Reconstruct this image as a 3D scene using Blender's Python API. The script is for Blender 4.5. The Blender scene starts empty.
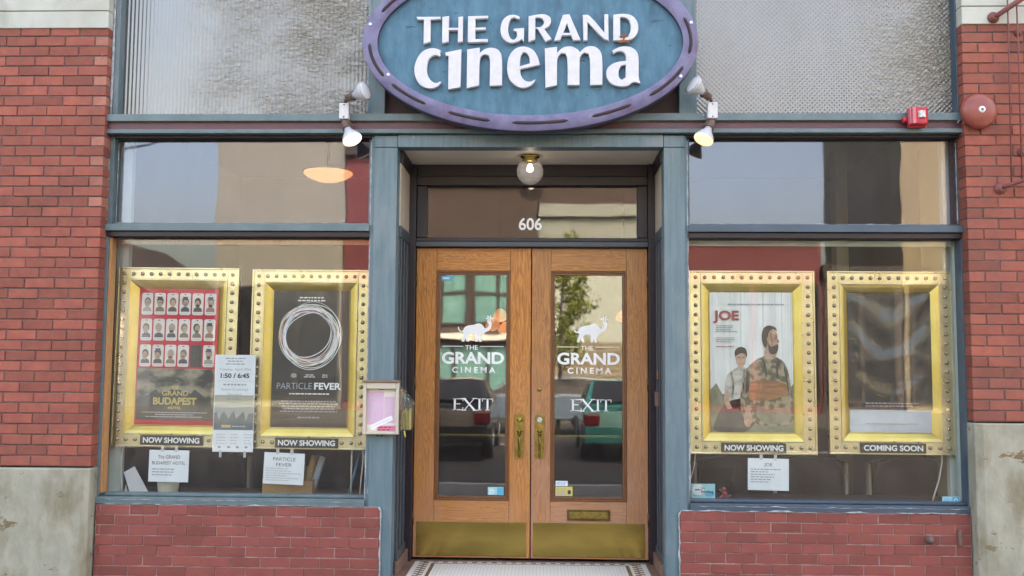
import bpy, bmesh, math, random
from mathutils import Vector, Matrix, Euler
R = math.radians
random.seed(7)
S = bpy.context.scene
COL = S.collection

# ------------------------------------------------------------------ camera, sky, sun, exposure
cd = bpy.data.cameras.new('camera'); cam = bpy.data.objects.new('camera', cd); COL.objects.link(cam)
cd.sensor_width = 36.0; cd.lens = 960.0 / 1024.0 * 36.0; cd.clip_end = 400; cd.clip_start = 0.05
cam.location = (0.095, -6.97, 1.52)
cam.matrix_world = Matrix.Translation(cam.location) @ (Matrix.Rotation(R(1.8796), 4, 'Z') @ Matrix.Rotation(R(90 + 4.6195), 4, 'X') @ Matrix.Rotation(R(0.4), 4, 'Z'))
cd.dof.use_dof = True; cd.dof.focus_distance = 7.05; cd.dof.aperture_fstop = 1.8      # wide open: what lies far behind the glass goes soft
S.camera = cam
SUN_EL, SUN_AZ = 40, 22          # veiled sun behind the cinema: its front is in soft open shade
w = bpy.data.worlds.new('World'); S.world = w; w.use_nodes = True
nt = w.node_tree; bg = nt.nodes['Background']
sky = nt.nodes.new('ShaderNodeTexSky'); sky.sky_type = 'NISHITA'; sky.sun_disc = False
sky.sun_elevation = R(SUN_EL); sky.sun_rotation = R(SUN_AZ); sky.air_density = 1.0; sky.dust_density = 7.0; sky.ozone_density = 0.3
nt.links.new(sky.outputs[0], bg.inputs[0]); bg.inputs[1].default_value = 0.15
sl = bpy.data.lights.new('sun', 'SUN'); sl.energy = 1.0; sl.angle = R(12); sl.color = (1.0, 0.95, 0.88)
so = bpy.data.objects.new('sun', sl); COL.objects.link(so)
sd = Vector((math.sin(R(SUN_AZ)) * math.cos(R(SUN_EL)), math.cos(R(SUN_AZ)) * math.cos(R(SUN_EL)), math.sin(R(SUN_EL))))
so.rotation_euler = sd.to_track_quat('Z', 'Y').to_euler(); so.location = (0, 10, 20)
S.view_settings.view_transform = 'Standard'; S.view_settings.look = 'None'
S.view_settings.use_white_balance = True; S.view_settings.white_balance_temperature = 8600; S.view_settings.white_balance_tint = 11
S.view_settings.exposure = 3.42; S.view_settings.gamma = 1.0; S.view_settings.use_curve_mapping = False
S.render.engine = 'CYCLES'
c = S.cycles
c.use_denoising = True; c.max_bounces = 10; c.transparent_max_bounces = 24; c.glossy_bounces = 5; c.diffuse_bounces = 5
c.caustics_reflective = False; c.caustics_refractive = False; c.sample_clamp_indirect = 6.0

# ------------------------------------------------------------------ materials
def srgb(r, g, b):
    f = lambda v: (v / 255 / 12.92) if v / 255 <= 0.04045 else ((v / 255 + 0.055) / 1.055) ** 2.4
    return (f(r), f(g), f(b))
def newmat(name):
    m = bpy.data.materials.new(name); m.use_nodes = True
    n = m.node_tree.nodes; b = n['Principled BSDF']
    return m, m.node_tree, b
def nd(t, typ, **kw):
    x = t.nodes.new(typ)
    for k, v in kw.items():
        if k in x.inputs.keys(): x.inputs[k].default_value = v
        else: setattr(x, k, v)
    return x
def mixc(t, fac, a, b, blend='MIX'):
    x = t.nodes.new('ShaderNodeMix'); x.data_type = 'RGBA'; x.blend_type = blend
    for sock, v in ((x.inputs[0], fac), (x.inputs[6], a), (x.inputs[7], b)):
        if hasattr(v, 'is_output') or isinstance(v, bpy.types.NodeSocket): t.links.new(v, sock)
        elif isinstance(v, (int, float)): sock.default_value = v
        else: sock.default_value = (*v, 1)
    return x.outputs[2]
def ramp(t, sock, lo, hi):
    x = t.nodes.new('ShaderNodeMapRange'); x.inputs[1].default_value = lo; x.inputs[2].default_value = hi
    t.links.new(sock, x.inputs[0]); return x.outputs[0]
def coords(t, scale=(1, 1, 1), loc=(0, 0, 0)):
    tc = t.nodes.new('ShaderNodeTexCoord'); mp = t.nodes.new('ShaderNodeMapping')
    mp.inputs['Scale'].default_value = scale; mp.inputs['Location'].default_value = loc
    t.links.new(tc.outputs['Object'], mp.inputs[0]); return mp.outputs[0]
def noise(t, vec, scale, detail=5, rough=0.55, dist=0.0):
    x = nd(t, 'ShaderNodeTexNoise', Scale=scale, Detail=detail, Roughness=rough, Distortion=dist)
    t.links.new(vec, x.inputs['Vector']); return x.outputs['Fac']
def mk(name, c1, c2=None, scale=6, lohi=(0.35, 0.65), rough=0.6, metal=0.0, bump=0.0, bscale=60, stretch=(1, 1, 1),
       chip=None, chip_scale=9, chip_at=0.66, chip_stretch=(1, 1, 1), spec=0.5, coat=0.0, emit=None, estr=0.0, rvar=0.0, island=0.0, dirt=None):
    m, t, b = newmat(name)
    v = coords(t, stretch)
    colr = None
    if c2 is not None:
        colr = mixc(t, ramp(t, noise(t, v, scale), *lohi), c1, c2)
    if chip is not None:
        v2 = coords(t, chip_stretch, (3.1, 1.7, 0.4))
        k = ramp(t, noise(t, v2, chip_scale, 9, 0.65), chip_at, chip_at + 0.025)
        colr = mixc(t, k, colr if colr is not None else c1, chip)
    if dirt is not None:
        v3 = coords(t, (1, 1, 0.5), (7.7, 0.3, 2.1))
        k = ramp(t, noise(t, v3, dirt[1], 7, 0.6), dirt[2], dirt[2] + 0.2)
        colr = mixc(t, k, colr if colr is not None else c1, dirt[0])
    if island:
        colr = mixc(t, ramp(t, noise(t, coords(t, (1, 1, 1), (0, 9, 0)), 55, 5, 0.7), 0.55, 0.85), colr if colr is not None else c1, tuple(x * 0.55 for x in c1))
        g = t.nodes.new('ShaderNodeNewGeometry')
        hsv = t.nodes.new('ShaderNodeHueSaturation')
        mr = t.nodes.new('ShaderNodeMapRange'); mr.inputs[3].default_value = 1 - island; mr.inputs[4].default_value = 1 + island
        t.links.new(g.outputs['Random Per Island'], mr.inputs[0]); t.links.new(mr.outputs[0], hsv.inputs['Value'])
        if colr is not None: t.links.new(colr, hsv.inputs['Color'])
        else: hsv.inputs['Color'].default_value = (*c1, 1)
        colr = hsv.outputs[0]
    if colr is not None: t.links.new(colr, b.inputs['Base Color'])
    else: b.inputs['Base Color'].default_value = (*c1, 1)
    b.inputs['Roughness'].default_value = rough; b.inputs['Metallic'].default_value = metal
    b.inputs['Specular IOR Level'].default_value = spec; b.inputs['Coat Weight'].default_value = coat
    if rvar:
        mr = t.nodes.new('ShaderNodeMapRange'); mr.inputs[3].default_value = max(0.02, rough - rvar); mr.inputs[4].default_value = rough + rvar
        t.links.new(noise(t, v, scale * 1.7), mr.inputs[0]); t.links.new(mr.outputs[0], b.inputs['Roughness'])
    if bump:
        bp = nd(t, 'ShaderNodeBump', Strength=bump, Distance=0.01)
        t.links.new(noise(t, v, bscale, 6, 0.6), bp.inputs['Height']); t.links.new(bp.outputs[0], b.inputs['Normal'])
    if emit is not None:
        b.inputs['Emission Color'].default_value = (*emit, 1); b.inputs['Emission Strength'].default_value = estr
    return m
def glassmat(name, refl=0.14, tint=(0.93, 0.95, 0.94), wav=0.02, wscale=1.6, gtint=(0.96, 0.97, 1.0, 1)):
    m, t, b = newmat(name); t.nodes.remove(b)
    tr = t.nodes.new('ShaderNodeBsdfTransparent'); tr.inputs[0].default_value = (*tint, 1)
    gl = t.nodes.new('ShaderNodeBsdfGlossy'); gl.inputs['Roughness'].default_value = 0.015; gl.inputs[0].default_value = gtint
    bp = nd(t, 'ShaderNodeBump', Strength=wav, Distance=0.05)
    t.links.new(noise(t, coords(t), wscale, 2), bp.inputs['Height']); t.links.new(bp.outputs[0], gl.inputs['Normal'])
    lw = t.nodes.new('ShaderNodeLayerWeight'); lw.inputs[0].default_value = 0.25
    mr = t.nodes.new('ShaderNodeMapRange'); mr.inputs[3].default_value = refl; mr.inputs[4].default_value = 0.9
    pw = t.nodes.new('ShaderNodeMath'); pw.operation = 'POWER'; pw.inputs[1].default_value = 2.5
    t.links.new(lw.outputs['Facing'], pw.inputs[0]); t.links.new(pw.outputs[0], mr.inputs[0])
    df = t.nodes.new('ShaderNodeBsdfDiffuse'); df.inputs[0].default_value = (0.55, 0.53, 0.52, 1)
    du = t.nodes.new('ShaderNodeMapRange'); du.inputs[1].default_value = 0.35; du.inputs[2].default_value = 0.8; du.inputs[3].default_value = 0.002; du.inputs[4].default_value = 0.03
    t.links.new(noise(t, coords(t, (1.3, 1, 0.6), (2.2, 0, 5.1)), 4.5, 7, 0.62, 0.8), du.inputs[0])
    m0 = t.nodes.new('ShaderNodeMixShader'); t.links.new(du.outputs[0], m0.inputs[0]); t.links.new(tr.outputs[0], m0.inputs[1]); t.links.new(df.outputs[0], m0.inputs[2])
    mx = t.nodes.new('ShaderNodeMixShader'); t.links.new(mr.outputs[0], mx.inputs[0])
    t.links.new(m0.outputs[0], mx.inputs[1]); t.links.new(gl.outputs[0], mx.inputs[2])
    t.links.new(mx.outputs[0], t.nodes['Material Output'].inputs[0])
    return m
def woodmat(name, ca, cb, cdark, vertical=True, rough=0.38, fade=None):
    m, t, b = newmat(name)
    st = (1, 1, 0.09) if vertical else (0.09, 1, 1)
    v = coords(t, st)
    big = noise(t, v, 9, 3, 0.5, 1.6)
    wv = nd(t, 'ShaderNodeMath', operation='MULTIPLY'); t.links.new(big, wv.inputs[0]); wv.inputs[1].default_value = 15
    fr = nd(t, 'ShaderNodeMath', operation='PINGPONG'); t.links.new(wv.outputs[0], fr.inputs[0]); fr.inputs[1].default_value = 0.5
    k1 = ramp(t, fr.outputs[0], 0.0, 0.5)
    fine = noise(t, coords(t, (1, 1, 0.03) if vertical else (0.03, 1, 1)), 150, 3)
    base = mixc(t, k1, ca, cb)
    base = mixc(t, ramp(t, fine, 0.5, 0.78), base, cdark)
    if fade:
        tc = coords(t, (1, 1, 1))
        sx = t.nodes.new('ShaderNodeSeparateXYZ'); t.links.new(tc, sx.inputs[0])
        kz = ramp(t, sx.outputs[2], 1.9, 0.3)
        nz = ramp(t, noise(t, coords(t, (1, 1, 0.3)), 5), 0.25, 0.8)
        mu = nd(t, 'ShaderNodeMath', operation='MULTIPLY'); t.links.new(kz, mu.inputs[0]); t.links.new(nz, mu.inputs[1])
        base = mixc(t, mu.outputs[0], base, fade)
    t.links.new(base, b.inputs['Base Color']); b.inputs['Roughness'].default_value = rough
    bp = nd(t, 'ShaderNodeBump', Strength=0.25, Distance=0.002); t.links.new(fine, bp.inputs['Height']); t.links.new(bp.outputs[0], b.inputs['Normal'])
    return m
def prismmat(name, pattern):
    m, t, b = newmat(name)
    v = coords(t)
    sx = t.nodes.new('ShaderNodeSeparateXYZ'); t.links.new(v, sx.inputs[0])
    def sine(sock, k):
        a = nd(t, 'ShaderNodeMath', operation='MULTIPLY'); t.links.new(sock, a.inputs[0]); a.inputs[1].default_value = k
        s = nd(t, 'ShaderNodeMath', operation='SINE'); t.links.new(a.outputs[0], s.inputs[0]); return s.outputs[0]
    def op(o, a, bb):
        x = nd(t, 'ShaderNodeMath', operation=o)
        for i, q in enumerate((a, bb)):
            if isinstance(q, (int, float)): x.inputs[i].default_value = q
            else: t.links.new(q, x.inputs[i])
        return x.outputs[0]
    ribs = sine(sx.outputs[0], 2 * math.pi / (0.030 if pattern == 'ribs' else 0.036))
    rows = sine(sx.outputs[2], 2 * math.pi / 0.036)
    pat = ribs if pattern == 'ribs' else op('MULTIPLY', ribs, rows)
    wob = noise(t, coords(t, (1, 1, 2.3)), 20, 4, 0.6, 0.8)
    side = ramp(t, sx.outputs[0], -2.75, -1.7) if pattern == 'ribs' else ramp(t, sx.outputs[0], 2.35, 2.85)
    patch = ramp(t, noise(t, coords(t, (1, 1, 1.3), (5.3, 0, 1.9)), 1.4, 3), 0.30, 0.58)
    msk = op('MULTIPLY', side, patch)
    h = op('ADD', op('MULTIPLY', pat, 0.13), op('MULTIPLY', op('MULTIPLY', wob, msk), 2.0))
    bp = nd(t, 'ShaderNodeBump', Strength=0.8, Distance=0.014); t.links.new(h, bp.inputs['Height'])
    dif = t.nodes.new('ShaderNodeBsdfDiffuse')
    cc = mixc(t, ramp(t, noise(t, coords(t, (1, 1, 0.5)), 2.2, 6), 0.3, 0.7), (0.125, 0.125, 0.132), (0.08, 0.076, 0.074))
    cc = mixc(t, msk, cc, (0.135, 0.112, 0.075))  # beige street reflection painted into the diffuse colour of the wavy part
    crest = ramp(t, wob, 0.56, 0.66); k2 = op('MULTIPLY', crest, msk); cc = mixc(t, k2, cc, (0.24, 0.22, 0.18))
    dk = ramp(t, pat, -0.2, -0.95); dk2 = op('MULTIPLY', dk, 0.35); cc = mixc(t, dk2, cc, (0.045, 0.045, 0.05))
    t.links.new(cc, dif.inputs[0]); t.links.new(bp.outputs[0], dif.inputs['Normal'])
    gl = t.nodes.new('ShaderNodeBsdfGlossy'); gl.inputs['Roughness'].default_value = 0.14
    t.links.new(bp.outputs[0], gl.inputs['Normal'])
    mx = t.nodes.new('ShaderNodeMixShader'); mx.inputs[0].default_value = 0.17
    t.links.new(dif.outputs[0], mx.inputs[1]); t.links.new(gl.outputs[0], mx.inputs[2])
    t.nodes.remove(b); t.links.new(mx.outputs[0], t.nodes['Material Output'].inputs[0])
    return m

M = {}
M['brick'] = mk('brick', (0.315, 0.082, 0.054), (0.25, 0.062, 0.045), 11, rough=0.72, bump=0.5, bscale=90, island=0.22, dirt=((0.175, 0.06, 0.046), 1.6, 0.50), chip=(0.42, 0.24, 0.2), chip_scale=14, chip_at=0.70)
M['brick_pale'] = mk('brick_pale', (0.40, 0.17, 0.12), (0.33, 0.11, 0.085), 11, rough=0.75, bump=0.5, bscale=90, island=0.15)
M['brick_low'] = mk('brick_low', (0.25, 0.058, 0.046), (0.205, 0.048, 0.041), 9, rough=0.6, bump=0.35, bscale=80, island=0.17, chip=(0.4, 0.25, 0.23), chip_scale=12, chip_at=0.755)
M['mortar_dark'] = mk('mortar_dark', (0.115, 0.072, 0.066), (0.17, 0.11, 0.10), 30, rough=0.95, bump=0.5)
M['mortar_pale'] = mk('mortar_pale', (0.42, 0.29, 0.27), (0.24, 0.13, 0.12), 14, rough=0.95, bump=0.4)
M['stone'] = mk('stone', (0.47, 0.48, 0.44), (0.40, 0.40, 0.36), 4, rough=0.75, bump=0.15, dirt=((0.27, 0.27, 0.23), 3, 0.56))
M['concrete'] = mk('concrete', (0.37, 0.355, 0.29), (0.25, 0.24, 0.19), 7, lohi=(0.3, 0.7), rough=0.85, bump=0.4, bscale=45, stretch=(1, 1, 0.6), chip=(0.17, 0.115, 0.06), chip_scale=5.5, chip_at=0.60, chip_stretch=(0.7, 1, 1.5), dirt=((0.20, 0.175, 0.115), 5, 0.48))
M['blue'] = mk('blue_paint', (0.080, 0.138, 0.168), (0.122, 0.188, 0.218), 7, lohi=(0.3, 0.7), rough=0.42, bump=0.25, bscale=40, stretch=(5, 5, 0.35), chip=(0.36, 0.42, 0.46), chip_scale=11, chip_at=0.665, chip_stretch=(2.6, 2.6, 0.45), dirt=((0.165, 0.205, 0.225), 4, 0.5))
M['blue_bar'] = mk('blue_bar_paint', (0.085, 0.132, 0.15), (0.12, 0.172, 0.188), 9, rough=0.45, bump=0.15, bscale=70, chip=(0.5, 0.52, 0.52), chip_scale=15, chip_at=0.70, chip_stretch=(0.6, 1, 1.5))
M['navy'] = mk('navy_paint', (0.042, 0.068, 0.10), (0.055, 0.088, 0.125), 5, rough=0.42, chip=(0.35, 0.38, 0.42), chip_scale=18, chip_at=0.70)
M['slate'] = mk('slate_paint', (0.040, 0.055, 0.072), (0.052, 0.07, 0.088), 5, rough=0.45, bump=0.1, dirt=((0.11, 0.085, 0.06), 7, 0.66))
M['maroon'] = mk('maroon_paint', (0.135, 0.052, 0.068), (0.10, 0.045, 0.06), 9, rough=0.5, chip=(0.42, 0.35, 0.34), chip_scale=22, chip_at=0.715)
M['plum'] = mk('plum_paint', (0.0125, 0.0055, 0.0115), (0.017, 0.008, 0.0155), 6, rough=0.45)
M['caulk'] = mk('white_caulk', (0.44, 0.45, 0.48), (0.20, 0.22, 0.25), 25, rough=0.8, bump=0.4)
M['cream'] = mk('cream_paint', (0.52, 0.46, 0.38), (0.47, 0.41, 0.34), 4, rough=0.5)
M['ceiling_cream'] = mk('ceiling_cream', (0.74, 0.68, 0.60), (0.68, 0.62, 0.54), 4, rough=0.5)
M['bare_wood'] = woodmat('bare_wood', (0.56, 0.27, 0.12), (0.46, 0.21, 0.09), (0.26, 0.12, 0.05))
oak = ((0.62, 0.245, 0.046), (0.38, 0.122, 0.021), (0.13, 0.042, 0.011))
M['oak_v'] = woodmat('oak_upright', *oak, True, fade=(0.44, 0.215, 0.12)); M['oak_h'] = woodmat('oak_across', *oak, False, fade=(0.44, 0.215, 0.12))
M['oak2_v'] = woodmat('weathered_oak_upright', (0.49, 0.205, 0.062), (0.33, 0.122, 0.036), (0.12, 0.052, 0.03), True, fade=(0.43, 0.235, 0.18))
M['oak2_h'] = woodmat('weathered_oak_across', (0.53, 0.22, 0.056), (0.35, 0.13, 0.034), (0.12, 0.05, 0.028), False, fade=(0.43, 0.23, 0.17))
M['oak_trim'] = woodmat('oak_trim', (0.22, 0.085, 0.03), (0.16, 0.06, 0.024), (0.08, 0.03, 0.015))
M['brass'] = mk('brass', (0.44, 0.31, 0.09), (0.30, 0.21, 0.065), 4, lohi=(0.3, 0.7), rough=0.19, metal=1, rvar=0.06, stretch=(.5, 1, 1.5), bump=0.03, bscale=9)
M['brass_old'] = mk('aged_brass', (0.34, 0.25, 0.08), (0.22, 0.16, 0.055), 30, rough=0.33, metal=1)
M['brass_dark'] = mk('dark_brass', (0.17, 0.115, 0.05), (0.10, 0.07, 0.03), 20, rough=0.45, metal=1)
M['gold'] = mk('gold_leaf', (0.82, 0.75, 0.54), (0.68, 0.60, 0.37), 7, lohi=(0.3, 0.7), rough=0.30, metal=1, rvar=0.1, bump=0.05, bscale=20)
M['gold_deep'] = mk('deep_gold', (0.80, 0.60, 0.20), (0.70, 0.50, 0.13), 6, rough=0.36, metal=1)
M['bulb'] = mk('smoked_bulb', (0.34, 0.28, 0.20), rough=0.14, spec=1.0, metal=0.7)
M['white'] = mk('white_paint', (0.62, 0.61, 0.65), (0.56, 0.55, 0.59), 20, rough=0.5, chip=(0.45, 0.3, 0.25), chip_scale=40, chip_at=0.78)
M['sign_blue'] = mk('sign_blue', (0.040, 0.135, 0.21), (0.066, 0.185, 0.275), 9, rough=0.6, bump=0.55, bscale=26, stretch=(1.6, 1, 0.6), dirt=((0.030, 0.095, 0.155), 7, 0.5), chip=(0.02, 0.055, 0.09), chip_scale=14, chip_at=0.655, chip_stretch=(0.5, 1, 1.7))
M['sign_purple'] = mk('sign_purple', (0.115, 0.105, 0.205), (0.175, 0.16, 0.285), 8, rough=0.55, bump=0.3, bscale=40, dirt=((0.12, 0.08, 0.16), 10, 0.55), chip=(0.4, 0.37, 0.5), chip_scale=22, chip_at=0.68)
M['groove'] = mk('groove_dark', (0.035, 0.022, 0.028), rough=0.8)
M['rust'] = mk('rust', (0.30, 0.10, 0.04), (0.16, 0.06, 0.035), 22, rough=0.85, bump=0.4)
M['sign_edge_shade'] = mk('sign_edge_shade', (0.05, 0.045, 0.09), rough=0.7)  # rim walls coloured dark to draw the shadow gap round the sign face
M['paper'] = mk('paper', (0.78, 0.79, 0.84), (0.73, 0.74, 0.80), 6, rough=0.8)
M['paper_warm'] = mk('warm_paper', (0.70, 0.67, 0.60), (0.62, 0.59, 0.52), 5, rough=0.8)
M['ink'] = mk('ink', (0.05, 0.05, 0.06), rough=0.8); M['ink_grey'] = mk('grey_ink', (0.32, 0.32, 0.36), rough=0.8)
M['ink_pale'] = mk('pale_ink', (0.52, 0.50, 0.55), rough=0.8)
M['vinyl'] = mk('white_vinyl', (0.82, 0.82, 0.84), rough=0.45)
M['black_plastic'] = mk('black_plastic', (0.018, 0.018, 0.02), rough=0.35)
M['red_paint'] = mk('alarm_red', (0.52, 0.018, 0.04), (0.42, 0.014, 0.03), 30, rough=0.35)
M['red_pale'] = mk('faded_red', (0.58, 0.16, 0.2), rough=0.5)
M['bell_red'] = mk('bell_red', (0.27, 0.058, 0.042), (0.22, 0.05, 0.04), 14, rough=0.38, bump=0.05)
M['iron_red'] = mk('red_iron_paint', (0.20, 0.058, 0.055), (0.14, 0.04, 0.035), 16, rough=0.6, bump=0.3)
M['lens_clear'] = mk('strobe_lens', (0.72, 0.76, 0.78), (0.25, 0.27, 0.3), 120, rough=0.15)
M['bulb_white'] = mk('bulb_white_glass', (0.46, 0.47, 0.51), rough=0.2)
M['socket'] = mk('weathered_socket', (0.14, 0.095, 0.075), (0.09, 0.06, 0.05), 30, rough=0.7)
M['lit_warm'] = mk('lit_bulb_warm', (1, 0.8, 0.55), emit=(1, 0.72, 0.42), estr=0.13, rough=0.3)
M['lit_white'] = mk('lit_bulb_white', (1, 0.97, 0.92), emit=(1, 0.92, 0.8), estr=0.17, rough=0.3)
M['lit_glow'] = mk('glowing_shade', (0.9, 0.6, 0.35), emit=(1.0, 0.50, 0.22), estr=0.095, rough=0.4)
M['lit_pend'] = mk('glowing_pendant', (0.9, 0.5, 0.3), emit=(1.0, 0.38, 0.15), estr=0.08, rough=0.4)
M['filament'] = mk('lit_filament', (1, 1, 1), emit=(1, 0.93, 0.85), estr=1.6)
M['glass'] = glassmat('window_glass', 0.045)
M['glass_upper'] = glassmat('transom_glass', 0.068, (0.9, 0.92, 0.95), gtint=(0.80, 0.84, 1.0, 1))
M['glass_door'] = glassmat('door_glass', 0.085, (0.80, 0.82, 0.82))
M['glass_fan'] = glassmat('fanlight_glass', 0.06, (0.7, 0.7, 0.72), 0.01)
M['acrylic'] = glassmat('clear_acrylic', 0.10, (0.9, 0.92, 0.92), 0.05, 20)
def cutglass():
    m, t, b = newmat('cut_glass'); o = t.nodes['Material Output']
    b.inputs['Base Color'].default_value = (0.42, 0.43, 0.46, 1); b.inputs['Roughness'].default_value = 0.12; b.inputs['Specular IOR Level'].default_value = 0.8
    w1 = nd(t, 'ShaderNodeTexVoronoi', Scale=75.0); t.links.new(coords(t), w1.inputs['Vector'])
    bp = nd(t, 'ShaderNodeBump', Strength=0.9, Distance=0.006); t.links.new(w1.outputs['Distance'], bp.inputs['Height']); t.links.new(bp.outputs[0], b.inputs['Normal'])
    tr = t.nodes.new('ShaderNodeBsdfTransparent'); mx = t.nodes.new('ShaderNodeMixShader'); mx.inputs[0].default_value = 0.38
    t.links.new(tr.outputs[0], mx.inputs[1]); t.links.new(b.outputs[0], mx.inputs[2]); t.links.new(mx.outputs[0], o.inputs[0]); return m
M['cut_glass'] = cutglass()
M['prism_ribs'] = prismmat('ribbed_prism_glass', 'ribs'); M['prism_dots'] = prismmat('dotted_prism_glass', 'dots')
M['tile_white'] = mk('mosaic_white', (0.72, 0.70, 0.66), (0.62, 0.60, 0.56), 160, rough=0.45)
M['tile_brown'] = mk('mosaic_brown', (0.10, 0.052, 0.042), (0.15, 0.08, 0.062), 60, rough=0.5)
M['step_brown'] = mk('brown_step', (0.16, 0.085, 0.07), (0.22, 0.125, 0.095), 9, rough=0.55, bump=0.2)
M['wall_in'] = mk('interior_wall', (0.075, 0.042, 0.044), (0.06, 0.034, 0.036), 3, rough=0.8)
M['wall_in_tan'] = mk('interior_tan_wall', (0.50, 0.38, 0.21), (0.45, 0.34, 0.19), 2, rough=0.8)
M['ceil_in'] = mk('interior_ceiling', (0.55, 0.5, 0.45), rough=0.9)
M['floor_in'] = mk('interior_carpet', (0.05, 0.022, 0.025), rough=0.95)
M['pale_reveal'] = mk('pale_reveal_paint', (0.50, 0.54, 0.52), (0.44, 0.48, 0.46), 4, rough=0.7)
M['uphol'] = mk('brown_upholstery', (0.05, 0.028, 0.03), (0.042, 0.022, 0.025), 40, rough=0.8)
M['beige_trim'] = mk('beige_trim', (0.52, 0.45, 0.37), rough=0.6)
M['chair_leg'] = mk('dark_metal_leg', (0.03, 0.028, 0.028), rough=0.4, metal=0.6)
M['card'] = mk('cardboard', (0.48, 0.28, 0.13), (0.42, 0.24, 0.11), 8, rough=0.85)
M['cord'] = mk('cream_cord', (0.62, 0.55, 0.47), rough=0.6)
M['pole_blue'] = mk('blue_pole', (0.06, 0.2, 0.34), rough=0.4)
M['cyan_card'] = mk('cyan_card', (0.30, 0.58, 0.66), (0.26, 0.54, 0.62), 10, rough=0.5); M['cyan_deep'] = mk('deep_cyan', (0.06, 0.38, 0.58), rough=0.5)
M['pink_paper'] = mk('pink_paper', (0.66, 0.42, 0.58), (0.6, 0.38, 0.52), 7, rough=0.8); M['pink_deep'] = mk('deep_pink', (0.62, 0.2, 0.34), rough=0.8)
M['yellow_paper'] = mk('yellow_leaflet', (0.62, 0.50, 0.12), rough=0.7)
M['asphalt'] = mk('asphalt', (0.035, 0.034, 0.037), (0.025, 0.025, 0.028), 30, rough=0.9, bump=0.3)
M['paving'] = mk('paving', (0.20, 0.19, 0.175), (0.15, 0.145, 0.135), 6, rough=0.85, bump=0.2)
M['far_paving'] = mk('far_paving', (0.10, 0.098, 0.095), (0.075, 0.073, 0.07), 2, rough=0.9)
M['paint_line'] = mk('road_paint', (0.7, 0.7, 0.66), rough=0.7)

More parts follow.
